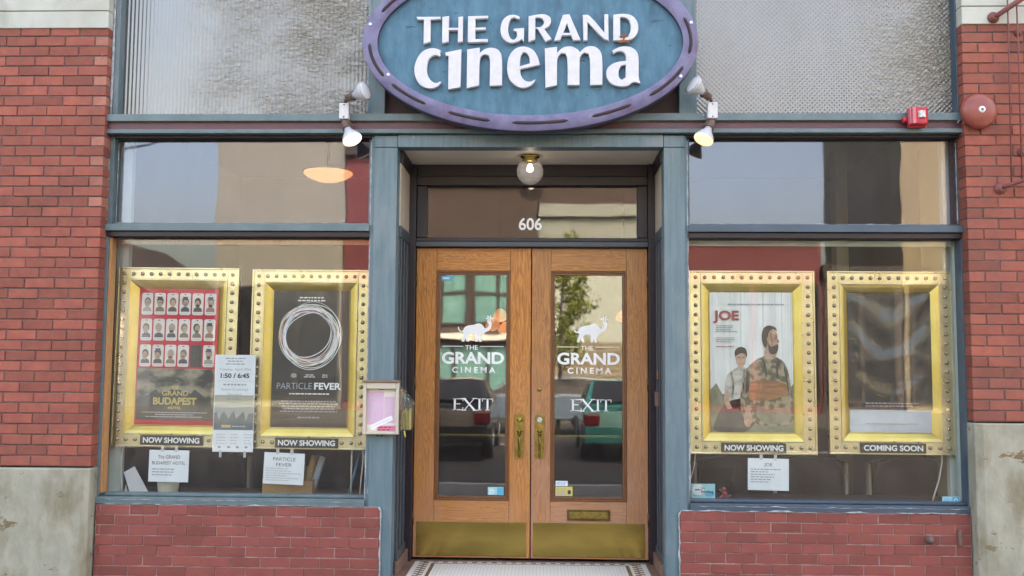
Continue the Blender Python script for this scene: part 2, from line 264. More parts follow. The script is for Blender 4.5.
# ------------------------------------------------------------------ mesh tools
class MB:
    def __init__(s): s.v = []; s.f = []; s.mi = []; s.sm = []
    def face(s, idx, m=0, smooth=False): s.f.append(tuple(idx)); s.mi.append(m); s.sm.append(smooth)
    def box(s, x0, x1, y0, y1, z0, z1, m=0):
        b = len(s.v)
        s.v += [(x0, y0, z0), (x1, y0, z0), (x1, y1, z0), (x0, y1, z0), (x0, y0, z1), (x1, y0, z1), (x1, y1, z1), (x0, y1, z1)]
        for q in ((0, 3, 2, 1), (4, 5, 6, 7), (0, 1, 5, 4), (1, 2, 6, 5), (2, 3, 7, 6), (3, 0, 4, 7)): s.face([b + i for i in q], m)
        return s
    def prism(s, pts, axis, a, bb, m=0, smooth=False):
        # pts in the plane across axis: x -> (y,z); y -> (x,z); z -> (x,y)
        P = {'x': lambda p, t: (t, p[0], p[1]), 'y': lambda p, t: (p[0], t, p[1]), 'z': lambda p, t: (p[0], p[1], t)}[axis]
        n = len(pts); b = len(s.v)
        s.v += [P(p, a) for p in pts] + [P(p, bb) for p in pts]
        s.face(range(b, b + n), m); s.face(range(b + 2 * n - 1, b + n - 1, -1), m)
        for i in range(n):
            j = (i + 1) % n; s.face((b + i, b + n + i, b + n + j, b + j), m, smooth)
        return s
    def poly(s, pts, m=0):
        b = len(s.v); s.v += [tuple(p) for p in pts]; s.face(range(b, b + len(pts)), m); return s
    def rings(s, rings, m=0, closed=True, cap=True, smooth=True):
        b = len(s.v); n = len(rings[0])
        for r in rings: s.v += [tuple(p) for p in r]
        for k in range(len(rings) - 1):
            for i in range(n if closed else n - 1):
                j = (i + 1) % n
                s.face((b + k * n + i, b + k * n + j, b + (k + 1) * n + j, b + (k + 1) * n + i), m, smooth)
        if cap and closed:
            s.face(range(b + n - 1, b - 1, -1), m); e = b + (len(rings) - 1) * n; s.face(range(e, e + n), m)
        return s
    def lathe(s, prof, origin, axis, n=24, m=0, mseg=None):
        # prof: (distance along axis, radius)
        ax = Vector(axis).normalized(); u = ax.orthogonal().normalized(); w_ = ax.cross(u); o = Vector(origin)
        rr = []
        for d, r in prof:
            r = max(r, 1e-4)
            rr.append([o + ax * d + (u * math.cos(2 * math.pi * i / n) + w_ * math.sin(2 * math.pi * i / n)) * r for i in range(n)])
        return s.rings(rr, m)
    def tube(s, path, r, n=8, m=0):
        P = [Vector(p) for p in path]; rr = []
        up = Vector((0.13, 0.29, 0.95)).normalized()
        for i, p in enumerate(P):
            d = (P[min(i + 1, len(P) - 1)] - P[max(i - 1, 0)]).normalized()
            u = d.cross(up)
            if u.length < 1e-3: u = d.orthogonal()
            u.normalize(); w_ = d.cross(u)
            ri = r[i] if isinstance(r, (list, tuple)) else r
            rr.append([p + (u * math.cos(2 * math.pi * k / n) + w_ * math.sin(2 * math.pi * k / n)) * ri for k in range(n)])
        return s.rings(rr, m)
    def add_mesh(s, me, fn, m=0):
        b = len(s.v); s.v += [tuple(fn(v.co)) for v in me.vertices]
        for p in me.polygons: s.face([b + i for i in p.vertices], m)
        return s
    def build(s, name, mats, parent=None, bevel=0, world=True, seg=2, weld=False):
        me = bpy.data.meshes.new(name)
        off = Vector((0, 0, 0))
        if parent is not None and world: off = ROOTLOC.get(parent.name, Vector((0, 0, 0)))
        me.from_pydata([tuple(Vector(p) - off) for p in s.v], [], s.f)
        mats = mats if isinstance(mats, (list, tuple)) else [mats]
        for m in mats: me.materials.append(M[m] if isinstance(m, str) else m)
        for p, mi, sm in zip(me.polygons, s.mi, s.sm): p.material_index = mi; p.use_smooth = sm
        bm = bmesh.new(); bm.from_mesh(me); bmesh.ops.recalc_face_normals(bm, faces=bm.faces); bm.to_mesh(me); bm.free()
        me.update()
        o = bpy.data.objects.new(name, me); COL.objects.link(o)
        if parent is not None:
            o.parent = parent; ROOTLOC[o.name] = off
        if bevel:
            md = o.modifiers.new('bevel', 'BEVEL'); md.width = bevel; md.segments = seg; md.limit_method = 'ANGLE'; md.angle_limit = R(40)
        return o
ROOTLOC = {}
def tag(o, label, cat, group=None, kind=None):
    if label: o['label'] = label
    if cat: o['category'] = cat
    if group: o['group'] = group
    if kind: o['kind'] = kind
    return o
def thing(name, loc, label, cat, group=None):
    o = bpy.data.objects.new(name, None); COL.objects.link(o); o.location = loc; o.empty_display_size = 0.1
    ROOTLOC[o.name] = Vector(loc); return tag(o, label, cat, group)
def part_empty(name, parent):
    o = bpy.data.objects.new(name, None); COL.objects.link(o); o.parent = parent; ROOTLOC[o.name] = ROOTLOC[parent.name]; return o
def copy_tree(o, parent=None):
    q = o.copy(); COL.objects.link(q)
    if parent is not None: q.parent = parent
    for ch in list(o.children): copy_tree(ch, q)
    return q
_txt = {}
def text_mesh(body, bold=0.0, spacing=1.0):
    key = (body, bold, spacing)
    if key in _txt: return _txt[key]
    cu = bpy.data.curves.new('t', 'FONT'); cu.body = body; cu.size = 1.0; cu.offset = bold; cu.space_character = spacing; cu.align_x = 'CENTER'; cu.resolution_u = 4
    o = bpy.data.objects.new('t', cu); COL.objects.link(o)
    bpy.context.view_layer.update()
    me = bpy.data.meshes.new_from_object(o); bpy.data.objects.remove(o)
    _txt[key] = me; return me
class Art:
    """flat printed sheet facing the street; each layer lies a hair in front of the last"""
    def __init__(s, y, step=0.0004): s.b = MB(); s.y = y; s.step = step; s.mats = []
    def mi(s, m):
        if m not in s.mats: s.mats.append(m)
        return s.mats.index(m)
    def up(s): s.y -= s.step
    def rect(s, x0, x1, z0, z1, m): s.poly([(x0, z0), (x1, z0), (x1, z1), (x0, z1)], m)
    def poly(s, pts, m): s.b.poly([(x, s.y, z) for x, z in pts], s.mi(m))
    def ell(s, cx, cz, rx, rz, m, n=20, rot=0):
        cr, sr = math.cos(rot), math.sin(rot); P = []
        for i in range(n):
            a = 2 * math.pi * i / n; x, z = rx * math.cos(a), rz * math.sin(a); P.append((cx + x * cr - z * sr, cz + x * sr + z * cr))
        s.poly(P, m)
    def text(s, body, cx, z, h, m, wid=None, bold=0.0, spacing=1.0, slant=0.0, rot=0.0):
        """centred; h = cap height; wid fits the width"""
        me = text_mesh(body, bold, spacing)
        xs = [v.co.x for v in me.vertices]; ys = [v.co.y for v in me.vertices]
        x0, x1 = min(xs), max(xs); k = h / 0.73; kx = k if wid is None else wid / (x1 - x0); mx = (x0 + x1) / 2
        cr, sr = math.cos(rot), math.sin(rot); y = s.y
        def fn(co):
            px, pz = (co.x - mx) * kx + slant * co.y * k, co.y * k
            return (cx + px * cr - pz * sr, y, z + px * sr + pz * cr)
        s.b.add_mesh(me, fn, s.mi(m))
    def lines(s, x0, x1, z1, n, pitch, h, m, rnd, center=False, fill=(0.55, 1.0)):
        for i in range(n):
            L = (x1 - x0) * rnd.uniform(*fill); z = z1 - i * pitch; x = (x0 + x1) / 2 - L / 2 if center else x0; e = x + L
            while x < e - 0.004:
                ww = min(rnd.uniform(0.012, 0.035), e - x); s.rect(x, x + ww, z - h, z, m); x += ww + h * 0.7
    def strip(s, pts, wd, m):
        for a, b in zip(pts[:-1], pts[1:]):
            d = Vector((b[0] - a[0], b[1] - a[1])); nrm = Vector((-d.y, d.x)).normalized() * wd / 2
            s.poly([(a[0] + nrm.x, a[1] + nrm.y), (b[0] + nrm.x, b[1] + nrm.y), (b[0] - nrm.x, b[1] - nrm.y), (a[0] - nrm.x, a[1] - nrm.y)], m)
    def build(s, name, parent=None, world=True): return s.b.build(name, s.mats, parent, world=world)
def smooth_outline(pts, closed=True, limit=48, sub=6):
    """rounds gentle bends of a traced outline, keeps its corners"""
    n = len(pts); out = []
    def corner(i):
        a = Vector(pts[i]) - Vector(pts[i - 1]); b = Vector(pts[(i + 1) % n]) - Vector(pts[i])
        return math.degrees(a.angle(b, 0)) > limit
    cs = [corner(i) for i in range(n)]
    for i in range(n):
        p1, p2 = Vector(pts[i]), Vector(pts[(i + 1) % n])
        t1 = None if cs[i] else (p2 - Vector(pts[i - 1]))
        t2 = None if cs[(i + 1) % n] else (Vector(pts[(i + 2) % n]) - p1)
        L = (p2 - p1).length
        if t1 is None and t2 is None: out.append(tuple(p1)); continue
        d1 = (t1.normalized() * L) if t1 is not None and t1.length else (p2 - p1)
        d2 = (t2.normalized() * L) if t2 is not None and t2.length else (p2 - p1)
        for k in range(sub):
            u = k / sub; h1 = 2 * u**3 - 3 * u**2 + 1; h2 = u**3 - 2 * u**2 + u; h3 = -2 * u**3 + 3 * u**2; h4 = u**3 - u**2
            out.append(tuple(p1 * h1 + d1 * h2 + p2 * h3 + d2 * h4))
    return out
def outline_mesh(loops, depth):
    """loops (outer and holes, plane coordinates) -> extruded mesh, front at z=+depth"""
    cu = bpy.data.curves.new('o', 'CURVE'); cu.dimensions = '2D'; cu.fill_mode = 'BOTH'; cu.extrude = depth / 2; cu.bevel_depth = min(0.004, depth / 4) if depth > 0.01 else 0
    cu.bevel_resolution = 1; cu.offset = -cu.bevel_depth - (0.002 if depth > 0.01 else 0)
    for L in loops:
        sp = cu.splines.new('POLY'); sp.points.add(len(L) - 1); sp.use_cyclic_u = True
        for p, q in zip(sp.points, L): p.co = (q[0], q[1], 0, 1)
    o = bpy.data.objects.new('o', cu); COL.objects.link(o); bpy.context.view_layer.update()
    me = bpy.data.meshes.new_from_object(o); bpy.data.objects.remove(o); return me
def bricks(mb, x0, x1, yf, z0, z1, course, length, joint, side=None, yb=0.02, start=0, half_end=0.105, palec=None, rnd=random):
    """running bond laid from the window end; side=+1 the window is on the right"""
    n = int(round((z1 - z0) / course))
    for k in range(n):
        za = z0 + k * course + joint / 2; zb = z0 + (k + 1) * course - joint / 2
        edge = x1 if side > 0 else x0; x = 0; W = x1 - x0; first = True
        while x < W - 0.01:
            L = half_end if (first and (k + start) % 2) else length
            L = min(L, W - x); j = rnd.uniform(-0.0015, 0.0015)
            a, b = (edge - x - L + joint, edge - x) if side > 0 else (edge + x, edge + x + L - joint)
            pale = palec is not None and first and (k + start) % 2 and k > n * palec and rnd.random() < 0.75
            jj = rnd.uniform(-0.0012, 0.0012); mb.box(a + jj, b + rnd.uniform(-0.002, 0.0005), yf + rnd.uniform(-0.004, 0.002), yb, za + j, zb + j, 1 if pale else 0)
            x += L; first = False

# ------------------------------------------------------------------ ground
MB().box(-30, 30, -4.2, 9, -0.3, -0.012).build('sidewalk', 'paving')['kind'] = 'structure'
MB().box(-30, 30, -4.36, -4.2, -0.3, -0.016).build('kerb', 'stone')['kind'] = 'structure'
MB().box(-40, 40, -19.5, -4.36, -0.4, -0.14).build('road', 'asphalt')['kind'] = 'structure'
lm = MB()
for i in range(12): lm.box(-33 + i * 6, -30 + i * 6, -12.06, -11.94, -0.139, -0.136)
lm.build('road_marking', 'paint_line')['kind'] = 'structure'
MB().box(-40, 40, -60, -19.5, -0.3, -0.0).build('far_sidewalk', 'far_paving')['kind'] = 'structure'

# ------------------------------------------------------------------ the cinema building
B = thing('cinema_building', (0, 0, 0), 'red brick cinema front with blue woodwork and oak double doors', 'building')
BY = -0.10                                       # face of the brick piers
for s in (-1, 1):
    # brick pier
    b = MB(); lo = 0.775 if s < 0 else 1.152
    xi = -3.148 if s < 0 else 3.108
    if s < 0: bricks(b, -6.2, xi, BY, lo, 4.0, 0.0754, 0.2225, 0.009, side=1, palec=0.55, rnd=random.Random(3))
    else: bricks(b, xi, 6.2, BY, lo, 4.0, 0.0754, 0.2225, 0.009, side=-1, rnd=random.Random(5), half_end=0.115)
    pier = b.build('brick_pier', ['brick', 'brick_pale'], B, 0.004, seg=2)
    MB().box(min(xi, xi + s * 3.08) + (0.004 if s > 0 else 0), max(xi, xi + s * 3.08) - (0.004 if s < 0 else 0), BY + 0.006, 0.26, lo, 4.0).build('mortar', 'mortar_dark', pier)
    # stone band above
    b = MB(); x0, x1 = sorted((xi, s * 6.2))
    z = 4.003
    for h in (0.125, 0.30, 0.30, 0.30): b.box(x0, x1, BY - 0.012, 0.26, z, z + h); z += h + 0.009
    b.box(x0 + 0.005, x1 - 0.005, BY + 0.0, 0.25, 4.004, z - 0.01)
    b.build('stone_band', 'stone', B, 0.004)
    # concrete plinth
    t = lo - 0.01; b = MB(); xe = -3.142 if s < 0 else 3.104
    f0, f1 = BY - 0.05, BY - 0.015
    pr = [(xe, 0.2), (xe, f1), (xe + s * 0.045, f0), (s * 6.2, f0), (s * 6.2, 0.2)]
    b.prism(pr, 'z', -0.05, t); 
    b.build('plinth', 'concrete', B, 0.008)
    # bulkhead of pale jointed brick under the window
    b = MB(); x0, x1 = sorted((s * 1.07, -3.132 if s < 0 else 3.100)); fy = -0.035
    bricks(b, x0, x1, fy, -0.075, 0.501, 0.072, 0.2135, 0.0075, side=-s, yb=0.02, rnd=random.Random(11 + s), half_end=0.108)
    bk = b.build('bulkhead', 'brick_low', B, 0.002, seg=1)
    MB().box(x0 + 0.003, x1 - 0.003, fy + 0.0055, 0.22, -0.06, 0.4985).build('mortar', 'mortar_pale', bk)
    b = MB(); rr = random.Random(4 + s); xx = s * 1.062
    b.tube([(xx + rr.uniform(-.003, .003), fy - 0.0, z_ * 0.04) for z_ in range(-1, 13)] + [(xx + s * 0.012, fy - 0.003, 0.503)], [rr.uniform(.003, .009) for _ in range(15)], 6)
    b.tube([(xx + s * (0.012 + i * 0.05), fy - 0.004 + rr.uniform(-.004, .004), 0.506 + rr.uniform(-.003, .003)) for i in range(0, 41)], [max(0.0008, rr.uniform(-.007, .008)) for _ in range(41)], 6)
    b.build('caulk_line', 'caulk', bk)
    # pilaster
    p0, p1, p2 = (0.985, 1.157, 1.181) if s < 0 else (0.970, 1.122, 1.141)
    b = MB(); x0, x1 = sorted((s * p0, s * p1))
    b.box(x0, x1, -0.02, 0.13, -0.02, 3.118); b.box(x0 + (0 if s > 0 else 0.0), x1, -0.022, 0.10, 3.121, 3.208)
    xa, xb = sorted((s * p1, s * p2)); b.box(xa, xb, 0.0, 0.13, 0.50, 3.208)
    pil = b.build('pilaster', 'blue', B, 0.004)
    b = MB(); xx = s * (p2 + .003)
    rr = random.Random(23 + s)
    b.tube([(xx + rr.uniform(-.002, .002), 0.005, 0.53 + i * 0.08) for i in range(34)], [rr.uniform(.002, .008) if (i < 25 or s > 0) else .006 for i in range(34)], 6)
    b.build('caulk_line', 'caulk', pil)
    # display window: frame > glass, bead, reveal
    b = MB(); xo, xi2 = s * 3.155, s * (p2 + .002)
    def bx(mb, xa, xb, *a):
        xa, xb = sorted((xa, xb)); mb.box(xa, xb, *a)
    bx(b, xi2, xo, -0.02, 0.12, 0.503, 0.553)                       # sill
    bx(b, xi2, s * 3.095, 0.03, 0.12, 0.556, 0.575)
    st0, xo = (3.13, -3.156) if s < 0 else (3.098, 3.155)
    bx(b, s * st0, xo, 0.0, 0.13, 0.556, 2.452)                   # outer stile
    bx(b, xi2, xo + s * 0.0, -0.03, 0.115, 2.496, 2.545)              # middle bar
    wd = b.build('display_window', 'navy' if s > 0 else 'blue_bar', B, 0.003)
    g = MB(); bx(g, xi2, xo, -0.005, 0.115, 2.455, 2.493); g.build('shade_painted_rail', 'plum', wd, 0.003)  # lower bar coloured dark plum to stand for the shade under the middle bar
    g = MB(); bx(g, xi2 + s * .002, s * (st0 - .001), 0.096, 0.102, 0.576, 2.4535); g.build('glass', 'glass', wd)
    g = MB(); bx(g, s * (st0 - .019), s * (st0 - .001), 0.02 if s < 0 else 0.106, 0.0945 if s < 0 else .145, 0.576, 2.45); bx(g, xi2, s * 3.09, 0.106, 0.14, 2.41, 2.45)
    g.build('wood_bead', 'bare_wood' if s < 0 else 'pale_reveal', wd)
    rr = random.Random(31 + s); g = MB()
    g.tube([(xo + s * .006, -0.005, 0.54 + i * 0.06) for i in range(33)], [rr.uniform(.006, .011) for _ in range(33)], 6)
    g.tube([(s * (1.2 + i * 0.045), -0.022, 0.535 + rr.uniform(-.004, .004)) for i in range(43)], [max(.0008, rr.uniform(-.007, .0045)) for _ in range(43)], 6)
    g.build('caulk_line', 'caulk', wd)
    # inside: display ledge and pale reveal
    g = MB(); bx(g, xi2, s * 3.118, 0.125, 0.62, 0.50, 0.548); g.build('display_ledge', 'step_brown', B, 0.004)
    g = MB(); bx(g, s * 3.06, s * 3.16, 0.20, 0.26, 0.55, 3.30); g.build('window_reveal', 'pale_reveal', B, 0.004)
    # transom window above
    b = MB()
    bx(b, s * 3.118, s * 3.152, 0.01, 0.13, 2.548, 3.214)
    bx(b, xi2, s * 3.116, 0.03, 0.12, 2.548, 2.562);     bx(b, xi2, xi2 + s * .02, 0.03, 0.12, 2.564, 3.194)
    wt = b.build('transom_window', 'navy' if s > 0 else 'blue_bar', B, 0.002)
    g = MB(); bx(g, xi2, s * 3.116, 0.0, 0.12, 3.1965, 3.214); g.build('shade_painted_rail', 'plum', wt, 0.002)  # dark strip that paints in the shadow line below the crossbeam
    g = MB(); bx(g, xi2 + s * .021, s * 3.117, 0.072, 0.078, 2.5625, 3.1955); g.build('glass', 'glass_upper', wt)
    g = MB()
    g.tube([(xi2 + s * (.03 + i * 0.045), 0.064, 2.566 + rr.uniform(-.002, .002)) for i in range(43)], [max(.001, rr.uniform(-.004, .006)) for _ in range(43)], 6)
    g.tube([(s * 3.11, 0.064, 2.57 + i * 0.04) for i in range(16)], [rr.uniform(.002, .006) for _ in range(16)], 6)
    g.build('putty_line', 'caulk', wt)
    g = MB(); g.tube([(s * 3.157, -0.004, 2.55 + i * 0.05) for i in range(14)], [rr.uniform(.006, .011) for _ in range(14)], 6)
    g.tube([(s * 3.140, -0.03, 3.37 + i * 0.06) for i in range(20)], [rr.uniform(.008, .012) for _ in range(20)], 6)
    g.build('caulk_line', 'caulk', wt)
    # clerestory window of prism glass
    b = MB()
    bx(b, s * 3.098, s * 3.135, -0.02, 0.13, 3.362, 5.0); wc = b.build('clerestory_window', 'navy' if s > 0 else 'blue', B, 0.003)
    g = MB(); bx(g, s * 1.085, s * 1.185, -0.03, 0.12, 3.362, 5.0); bx(g, s * 1.1855, s * 1.218, 0.0, 0.12, 3.362, 5.0); g.build('mullion', 'blue', wc, 0.003)
    g = MB(); bx(g, s * 1.219, s * 3.097, 0.07, 0.076, 3.362, 5.0); g.build('prism_glass', 'prism_ribs' if s < 0 else 'prism_dots', wc)
    g = MB(); g.tube([(s * (1.23 + i * 0.045), 0.062, 3.366 + rr.uniform(-.003, .003)) for i in range(41)], [max(.001, rr.uniform(0, .011)) for _ in range(41)], 6)
    g.build('putty_line', 'caulk', wc)
    # recess side wall
    b = MB(); xa = s * 0.978
    bx(b, xa, s * 1.05, 0.135, 0.60, -0.02, 2.50); bx(b, xa - s * .012, s * 1.03, 0.11, 0.60, 2.47, 2.555)
    for y in (0.14, 0.29, 0.44): bx(b, xa - s * .012, xa - s * .0005, y, y + 0.05, 0.16, 2.466)
    bx(b, xa - s * .015, xa - s * .0005, 0.13, 0.56, 0.10, 0.158)
    rw = b.build('recess_side_wall', 'slate', B, 0.003)
    g = MB(); bx(g, xa - s * .004, s * 1.03, 0.11, 0.57, 2.558, 3.03); g.build('side_panel', 'cream', rw)
    g = MB(); bx(g, xa - s * .02, s * 1.03, 0.105, 0.60, 3.033, 3.30); g.build('cornice', 'plum', rw, 0.004)
    g = MB(); bx(g, xa - s * .03, xa - s * .001, 0.10, 0.60, -0.0, 0.098); g.build('base_board', 'step_brown', rw, 0.004)
    if s > 0:
        g = MB(); g.box(xa - .022, xa - .0125, 0.34, 0.40, 1.42, 1.49); g.build('brass_tag', 'brass', rw, 0.002)
        g = MB(); g.box(xa - .03, xa - .0125, 0.30, 0.44, 1.22, 1.33); g.build('latch_block', 'step_brown', rw, 0.003)

# long beam above the display windows
b = MB()
b.box(-3.20, 3.14, -0.075, 0.12, 3.306, 3.360)
bb = b.build('crossbeam', 'blue_bar', B, 0.003)
g = MB(); g.box(-3.185, 3.135, -0.045, 0.12, 3.250, 3.304); g.build('maroon_band', 'maroon', bb, 0.002)
g = MB(); g.box(-3.195, 3.14, -0.065, 0.12, 3.217, 3.248); g.build('lower_moulding', 'blue_bar', bb, 0.004)
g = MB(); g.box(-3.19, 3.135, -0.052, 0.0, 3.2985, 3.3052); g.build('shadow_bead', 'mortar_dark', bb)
MB().box(-0.982, 0.967, -0.024, 0.10, 3.121, 3.213).build('door_lintel', 'blue', B, 0.003)
b = MB(); b.box(-1.083, 1.083, 0.03, 0.12, 3.362, 5.0); b.build('backing_boards', 'wall_in', B)
MB().box(-1.0, 1.0, 0.10, 0.72, 3.128, 3.16).build('recess_ceiling', 'ceiling_cream', B)

# entrance: frame, fanlight, two oak doors
DY = 0.66
b = MB()
for s in (-1, 1): bx(b, s * 0.924, s * 0.985, DY - 0.055, DY + 0.09, -0.01, 3.126)
b.box(-0.922, 0.922, DY - 0.05, DY + 0.09, 2.957, 3.03); b.box(-0.922, 0.922, DY - 0.035, DY + 0.09, 3.033, 3.126)
for s in (-1, 1): bx(b, s * 0.842, s * 0.921, DY - 0.035, DY + 0.09, 2.538, 2.954)
b.box(-0.922, 0.922, DY - 0.045, DY + 0.09, 2.505, 2.535)
fr = b.build('door_frame', 'plum', B, 0.004)
g = MB(); g.box(-0.922, 0.922, DY - 0.06, DY + 0.09, 2.462, 2.502); g.build('door_head', 'slate', fr, 0.004)
g = MB(); g.box(-0.8415, 0.8415, DY + 0.01, DY + 0.016, 2.5355, 2.9565); fan = g.build('fanlight', 'glass_fan', B)
a = Art(DY + 0.0085); a.text('606', -0.012, 2.607, 0.098, 'vinyl', wid=0.185, bold=0.018); a.build('house_number', fan)
EL = [(160,70),(164,84),(173,93),(182,88),(189,75),(206,65),(236,61),(250,55),(268,54),(282,65),(291,79),(303,74),(311,62),(304,47),(314,41),(325,50),(322,72),(311,90),(296,96),(286,104),(277,108),(272,122),(275,145),(263,145),(260,124),(254,145),(243,145),(244,116),(238,106),(216,106),(206,118),(212,145),(201,145),(194,124),(187,145),(175,145),(180,122),(187,108),(182,99),(170,98),(160,88),(156,74)]
for s in (-1, 1):
    wv, wh = ('oak_v', 'oak_h') if s < 0 else ('oak2_v', 'oak2_h')
    xa, xb = (-0.920, -0.004) if s < 0 else (0.004, 0.920)
    ga, gb = (-0.727, -0.200) if s < 0 else (0.187, 0.722)
    z0, z1, gz0, gz1 = 0.022, 2.456, 0.497, 2.240
    b = MB(); f, k = DY, DY + 0.045
    b.box(xa, ga - 0.032, f, k, z0, z1, 0); b.box(gb + 0.032, xb, f, k, z0, z1, 0)
    b.box(ga - 0.031, gb + 0.031, f + .0012, k, z0, gz0 - 0.034, 1); b.box(ga - 0.031, gb + 0.031, f + .0012, k, gz1 + 0.034, z1, 1)
    d = b.build('door', [wv, wh], B, 0.003)
    g = MB()
    for (q, off, dep) in ((0.0, 0.018, 0.004), (0.018, 0.031, -0.007)):
        x0, x1, y0, y1 = ga - off, gb + off, gz0 - off, gz1 + off; ix0, ix1, iy0, iy1 = ga - q, gb + q, gz0 - q, gz1 + q
        g.box(x0, ix0, f + dep, k - .002, y0, y1); g.box(ix1, x1, f + dep, k - .002, y0, y1)
        g.box(ix0 + .0003, ix1 - .0003, f + dep, k - .002, y0, iy0); g.box(ix0 + .0003, ix1 - .0003, f + dep, k - .002, iy1, y1)
    g.build('moulding', 'oak_trim', d, 0.003)
    g = MB(); g.box(ga + .001, gb - .001, f + 0.018, f + 0.023, gz0 + .001, gz1 - .001); g.build('glass', 'glass_door', d)
    cx = (ga + gb) / 2; gy = f + 0.0165
    # white vinyl: elephant, name, EXIT
    kx = 0.262 / (324 - 160); e0 = cx + 0.012
    el = smooth_outline([((px - 240) * kx * 1.0, (145 - py) * kx) for px, py in EL], limit=38, sub=3)
    g = MB(); g.poly([(e0 + x_, gy, 1.708 + z_) for x_, z_ in el])
    fl = Art(gy)
    for q in range(6):
        an = q * math.pi / 3; fl.ell(e0 + 0.115 + 0.017 * math.cos(an), 1.893 + 0.015 * math.sin(an), 0.012, 0.0045, 'vinyl', 8, an)
    g.v, off = g.v + fl.b.v, len(g.v); g.f += [tuple(i + off for i in q) for q in fl.b.f]; g.mi += fl.b.mi; g.sm += fl.b.sm
    g.build('elephant_emblem', 'vinyl', d)
    a = Art(gy)
    a.text('THE', cx - 0.012, 1.645, 0.036, 'vinyl', wid=0.10, bold=0.01)
    a.rect(ga + 0.02, cx - 0.078, 1.668, 1.673, 'vinyl'); a.rect(cx + 0.054, gb - 0.02, 1.668, 1.673, 'vinyl')
    a.text('GRAND', cx, 1.535, 0.092, 'vinyl', wid=0.495, bold=0.03)
    a.text('CINEMA', cx + 0.008, 1.462, 0.046, 'vinyl', wid=0.345, bold=0.022, spacing=1.5)
    # EXIT with serifs, drawn stroke by stroke
    ez, eh, t, tn, sf = 1.165, 0.093, 0.015, 0.006, 0.010
    def stem_(x, wd=t):
        a.rect(x - wd / 2, x + wd / 2, ez, ez + eh, 'vinyl')
        for zz in (ez, ez + eh - .005): a.rect(x - wd / 2 - sf, x + wd / 2 + sf, zz, zz + .005, 'vinyl')
    ox = cx - 0.012 if s < 0 else cx + 0.006
    x = ox - 0.128; stem_(x); a.rect(x, x + 0.068, ez, ez + .006, 'vinyl'); a.rect(x, x + 0.062, ez + eh - .006, ez + eh, 'vinyl'); a.rect(x, x + 0.044, ez + eh * .5, ez + eh * .5 + .006, 'vinyl')
    for zz in (ez, ez + eh - .022): a.rect(x + 0.062, x + 0.067, zz, zz + .022, 'vinyl')
    x = ox - 0.012; a.strip([(x - 0.042, ez + eh), (x + 0.042, ez)], t, 'vinyl'); a.up(); a.strip([(x + 0.038, ez + eh), (x - 0.040, ez)], tn, 'vinyl')
    for q, zz in ((-0.045, ez + eh), (0.04, ez + eh), (-0.042, ez), (0.045, ez)): a.rect(x + q - .018, x + q + .018, zz - .003, zz + .003, 'vinyl')
    stem_(ox + 0.068)
    x = ox + 0.132; stem_(x); a.rect(x - 0.043, x + 0.043, ez + eh - .006, ez + eh, 'vinyl')
    for q in (-0.043, 0.038): a.rect(x + q, x + q + .005, ez + eh - .024, ez + eh, 'vinyl')
    a.build('lettering', d)
    # brass
    g = MB(); ka, kb = (-0.893, -0.033) if s < 0 else (0.022, 0.890); g.box(ka, kb, f - 0.006, f - 0.0004, 0.036, 0.297)
    for px in (ka + .02, (ka + kb) / 2, kb - .02):
        for pz in (0.05, 0.283): g.lathe([(0, .005), (.002, .004), (.003, .001)], (px, f - 0.006, pz), (0, -1, 0), 8)
    g.build('kick_plate', 'brass', d, 0.001)
    hx = -0.089 if s < 0 else 0.070
    g = MB(); zt, zb = 1.140, 0.790; pl = []
    for i in range(13): an = math.pi * i / 12; pl.append((hx + 0.037 * math.cos(an), zb + 0.03 - 0.03 * math.sin(an)))
    pl += [(hx - 0.037, zt - .012), (hx - 0.025, zt), (hx + 0.025, zt), (hx + 0.037, zt - .012)]
    g.prism(pl, 'y', f - 0.009, f - 0.0005); hd = g.build('handle', 'brass_old', d, 0.002)
    g = MB(); g.tube([(hx, f - .01, 0.985), (hx, f - .038, 0.975), (hx, f - .05, 0.94), (hx, f - .048, 0.87), (hx, f - .03, 0.82), (hx, f - .008, 0.812)], [.010, .010, .0085, .008, .009, .011], 10)
    g.lathe([(0, .017), (.012, .015), (.02, .006)], (hx, f - .009, 0.985), (0, -1, 0), 14)
    g.tube([(hx - .018, f - .016, 1.005), (hx, f - .045, 1.012), (hx + .018, f - .016, 1.005)], [.006, .009, .006], 8)
    g.build('door_pull', 'brass', d)
    g = MB(); g.lathe([(0, .022), (.008, .021), (.011, .012), (.0115, .001)], (hx, f - .009, 1.095), (0, -1, 0), 18); g.box(hx - .004, hx + .004, f - .0225, f - .019, 1.082, 1.108)
    g.build('lock_cylinder', 'brass' if s < 0 else 'lens_clear', d)
    if s > 0:
        g = MB(); g.lathe([(0, .017), (.005, .016), (.008, .01), (.0085, .001)], (0.067, f - .001, 1.335), (0, -1, 0), 18); g.build('upper_lock', 'brass_old', d)
        g = MB(); g.box(0.287, 0.622, f - .010, f - .0005, 0.318, 0.402); ms = g.build('mail_slot', 'brass_dark', d, 0.004)
        g = MB(); g.box(0.305, 0.604, f - .015, f - .0105, 0.336, 0.384); g.build('slot_flap', 'brass_old', d, 0.002)
    g = MB(); g.box(ga + .002, gb - .002, f + 0.058, f + 0.078, 0.957, 0.975); g.build('push_bar', 'brass', d, 0.003)
    for hz in (0.33, 1.38, 2.2):
        g = MB(); g.lathe([(0, .008), (.11, .008)], (s * 0.9215, f - .004, hz - .055), (0, 0, 1), 10); g.build('hinge', 'brass_dark', d)
    a = Art(f + 0.0165)
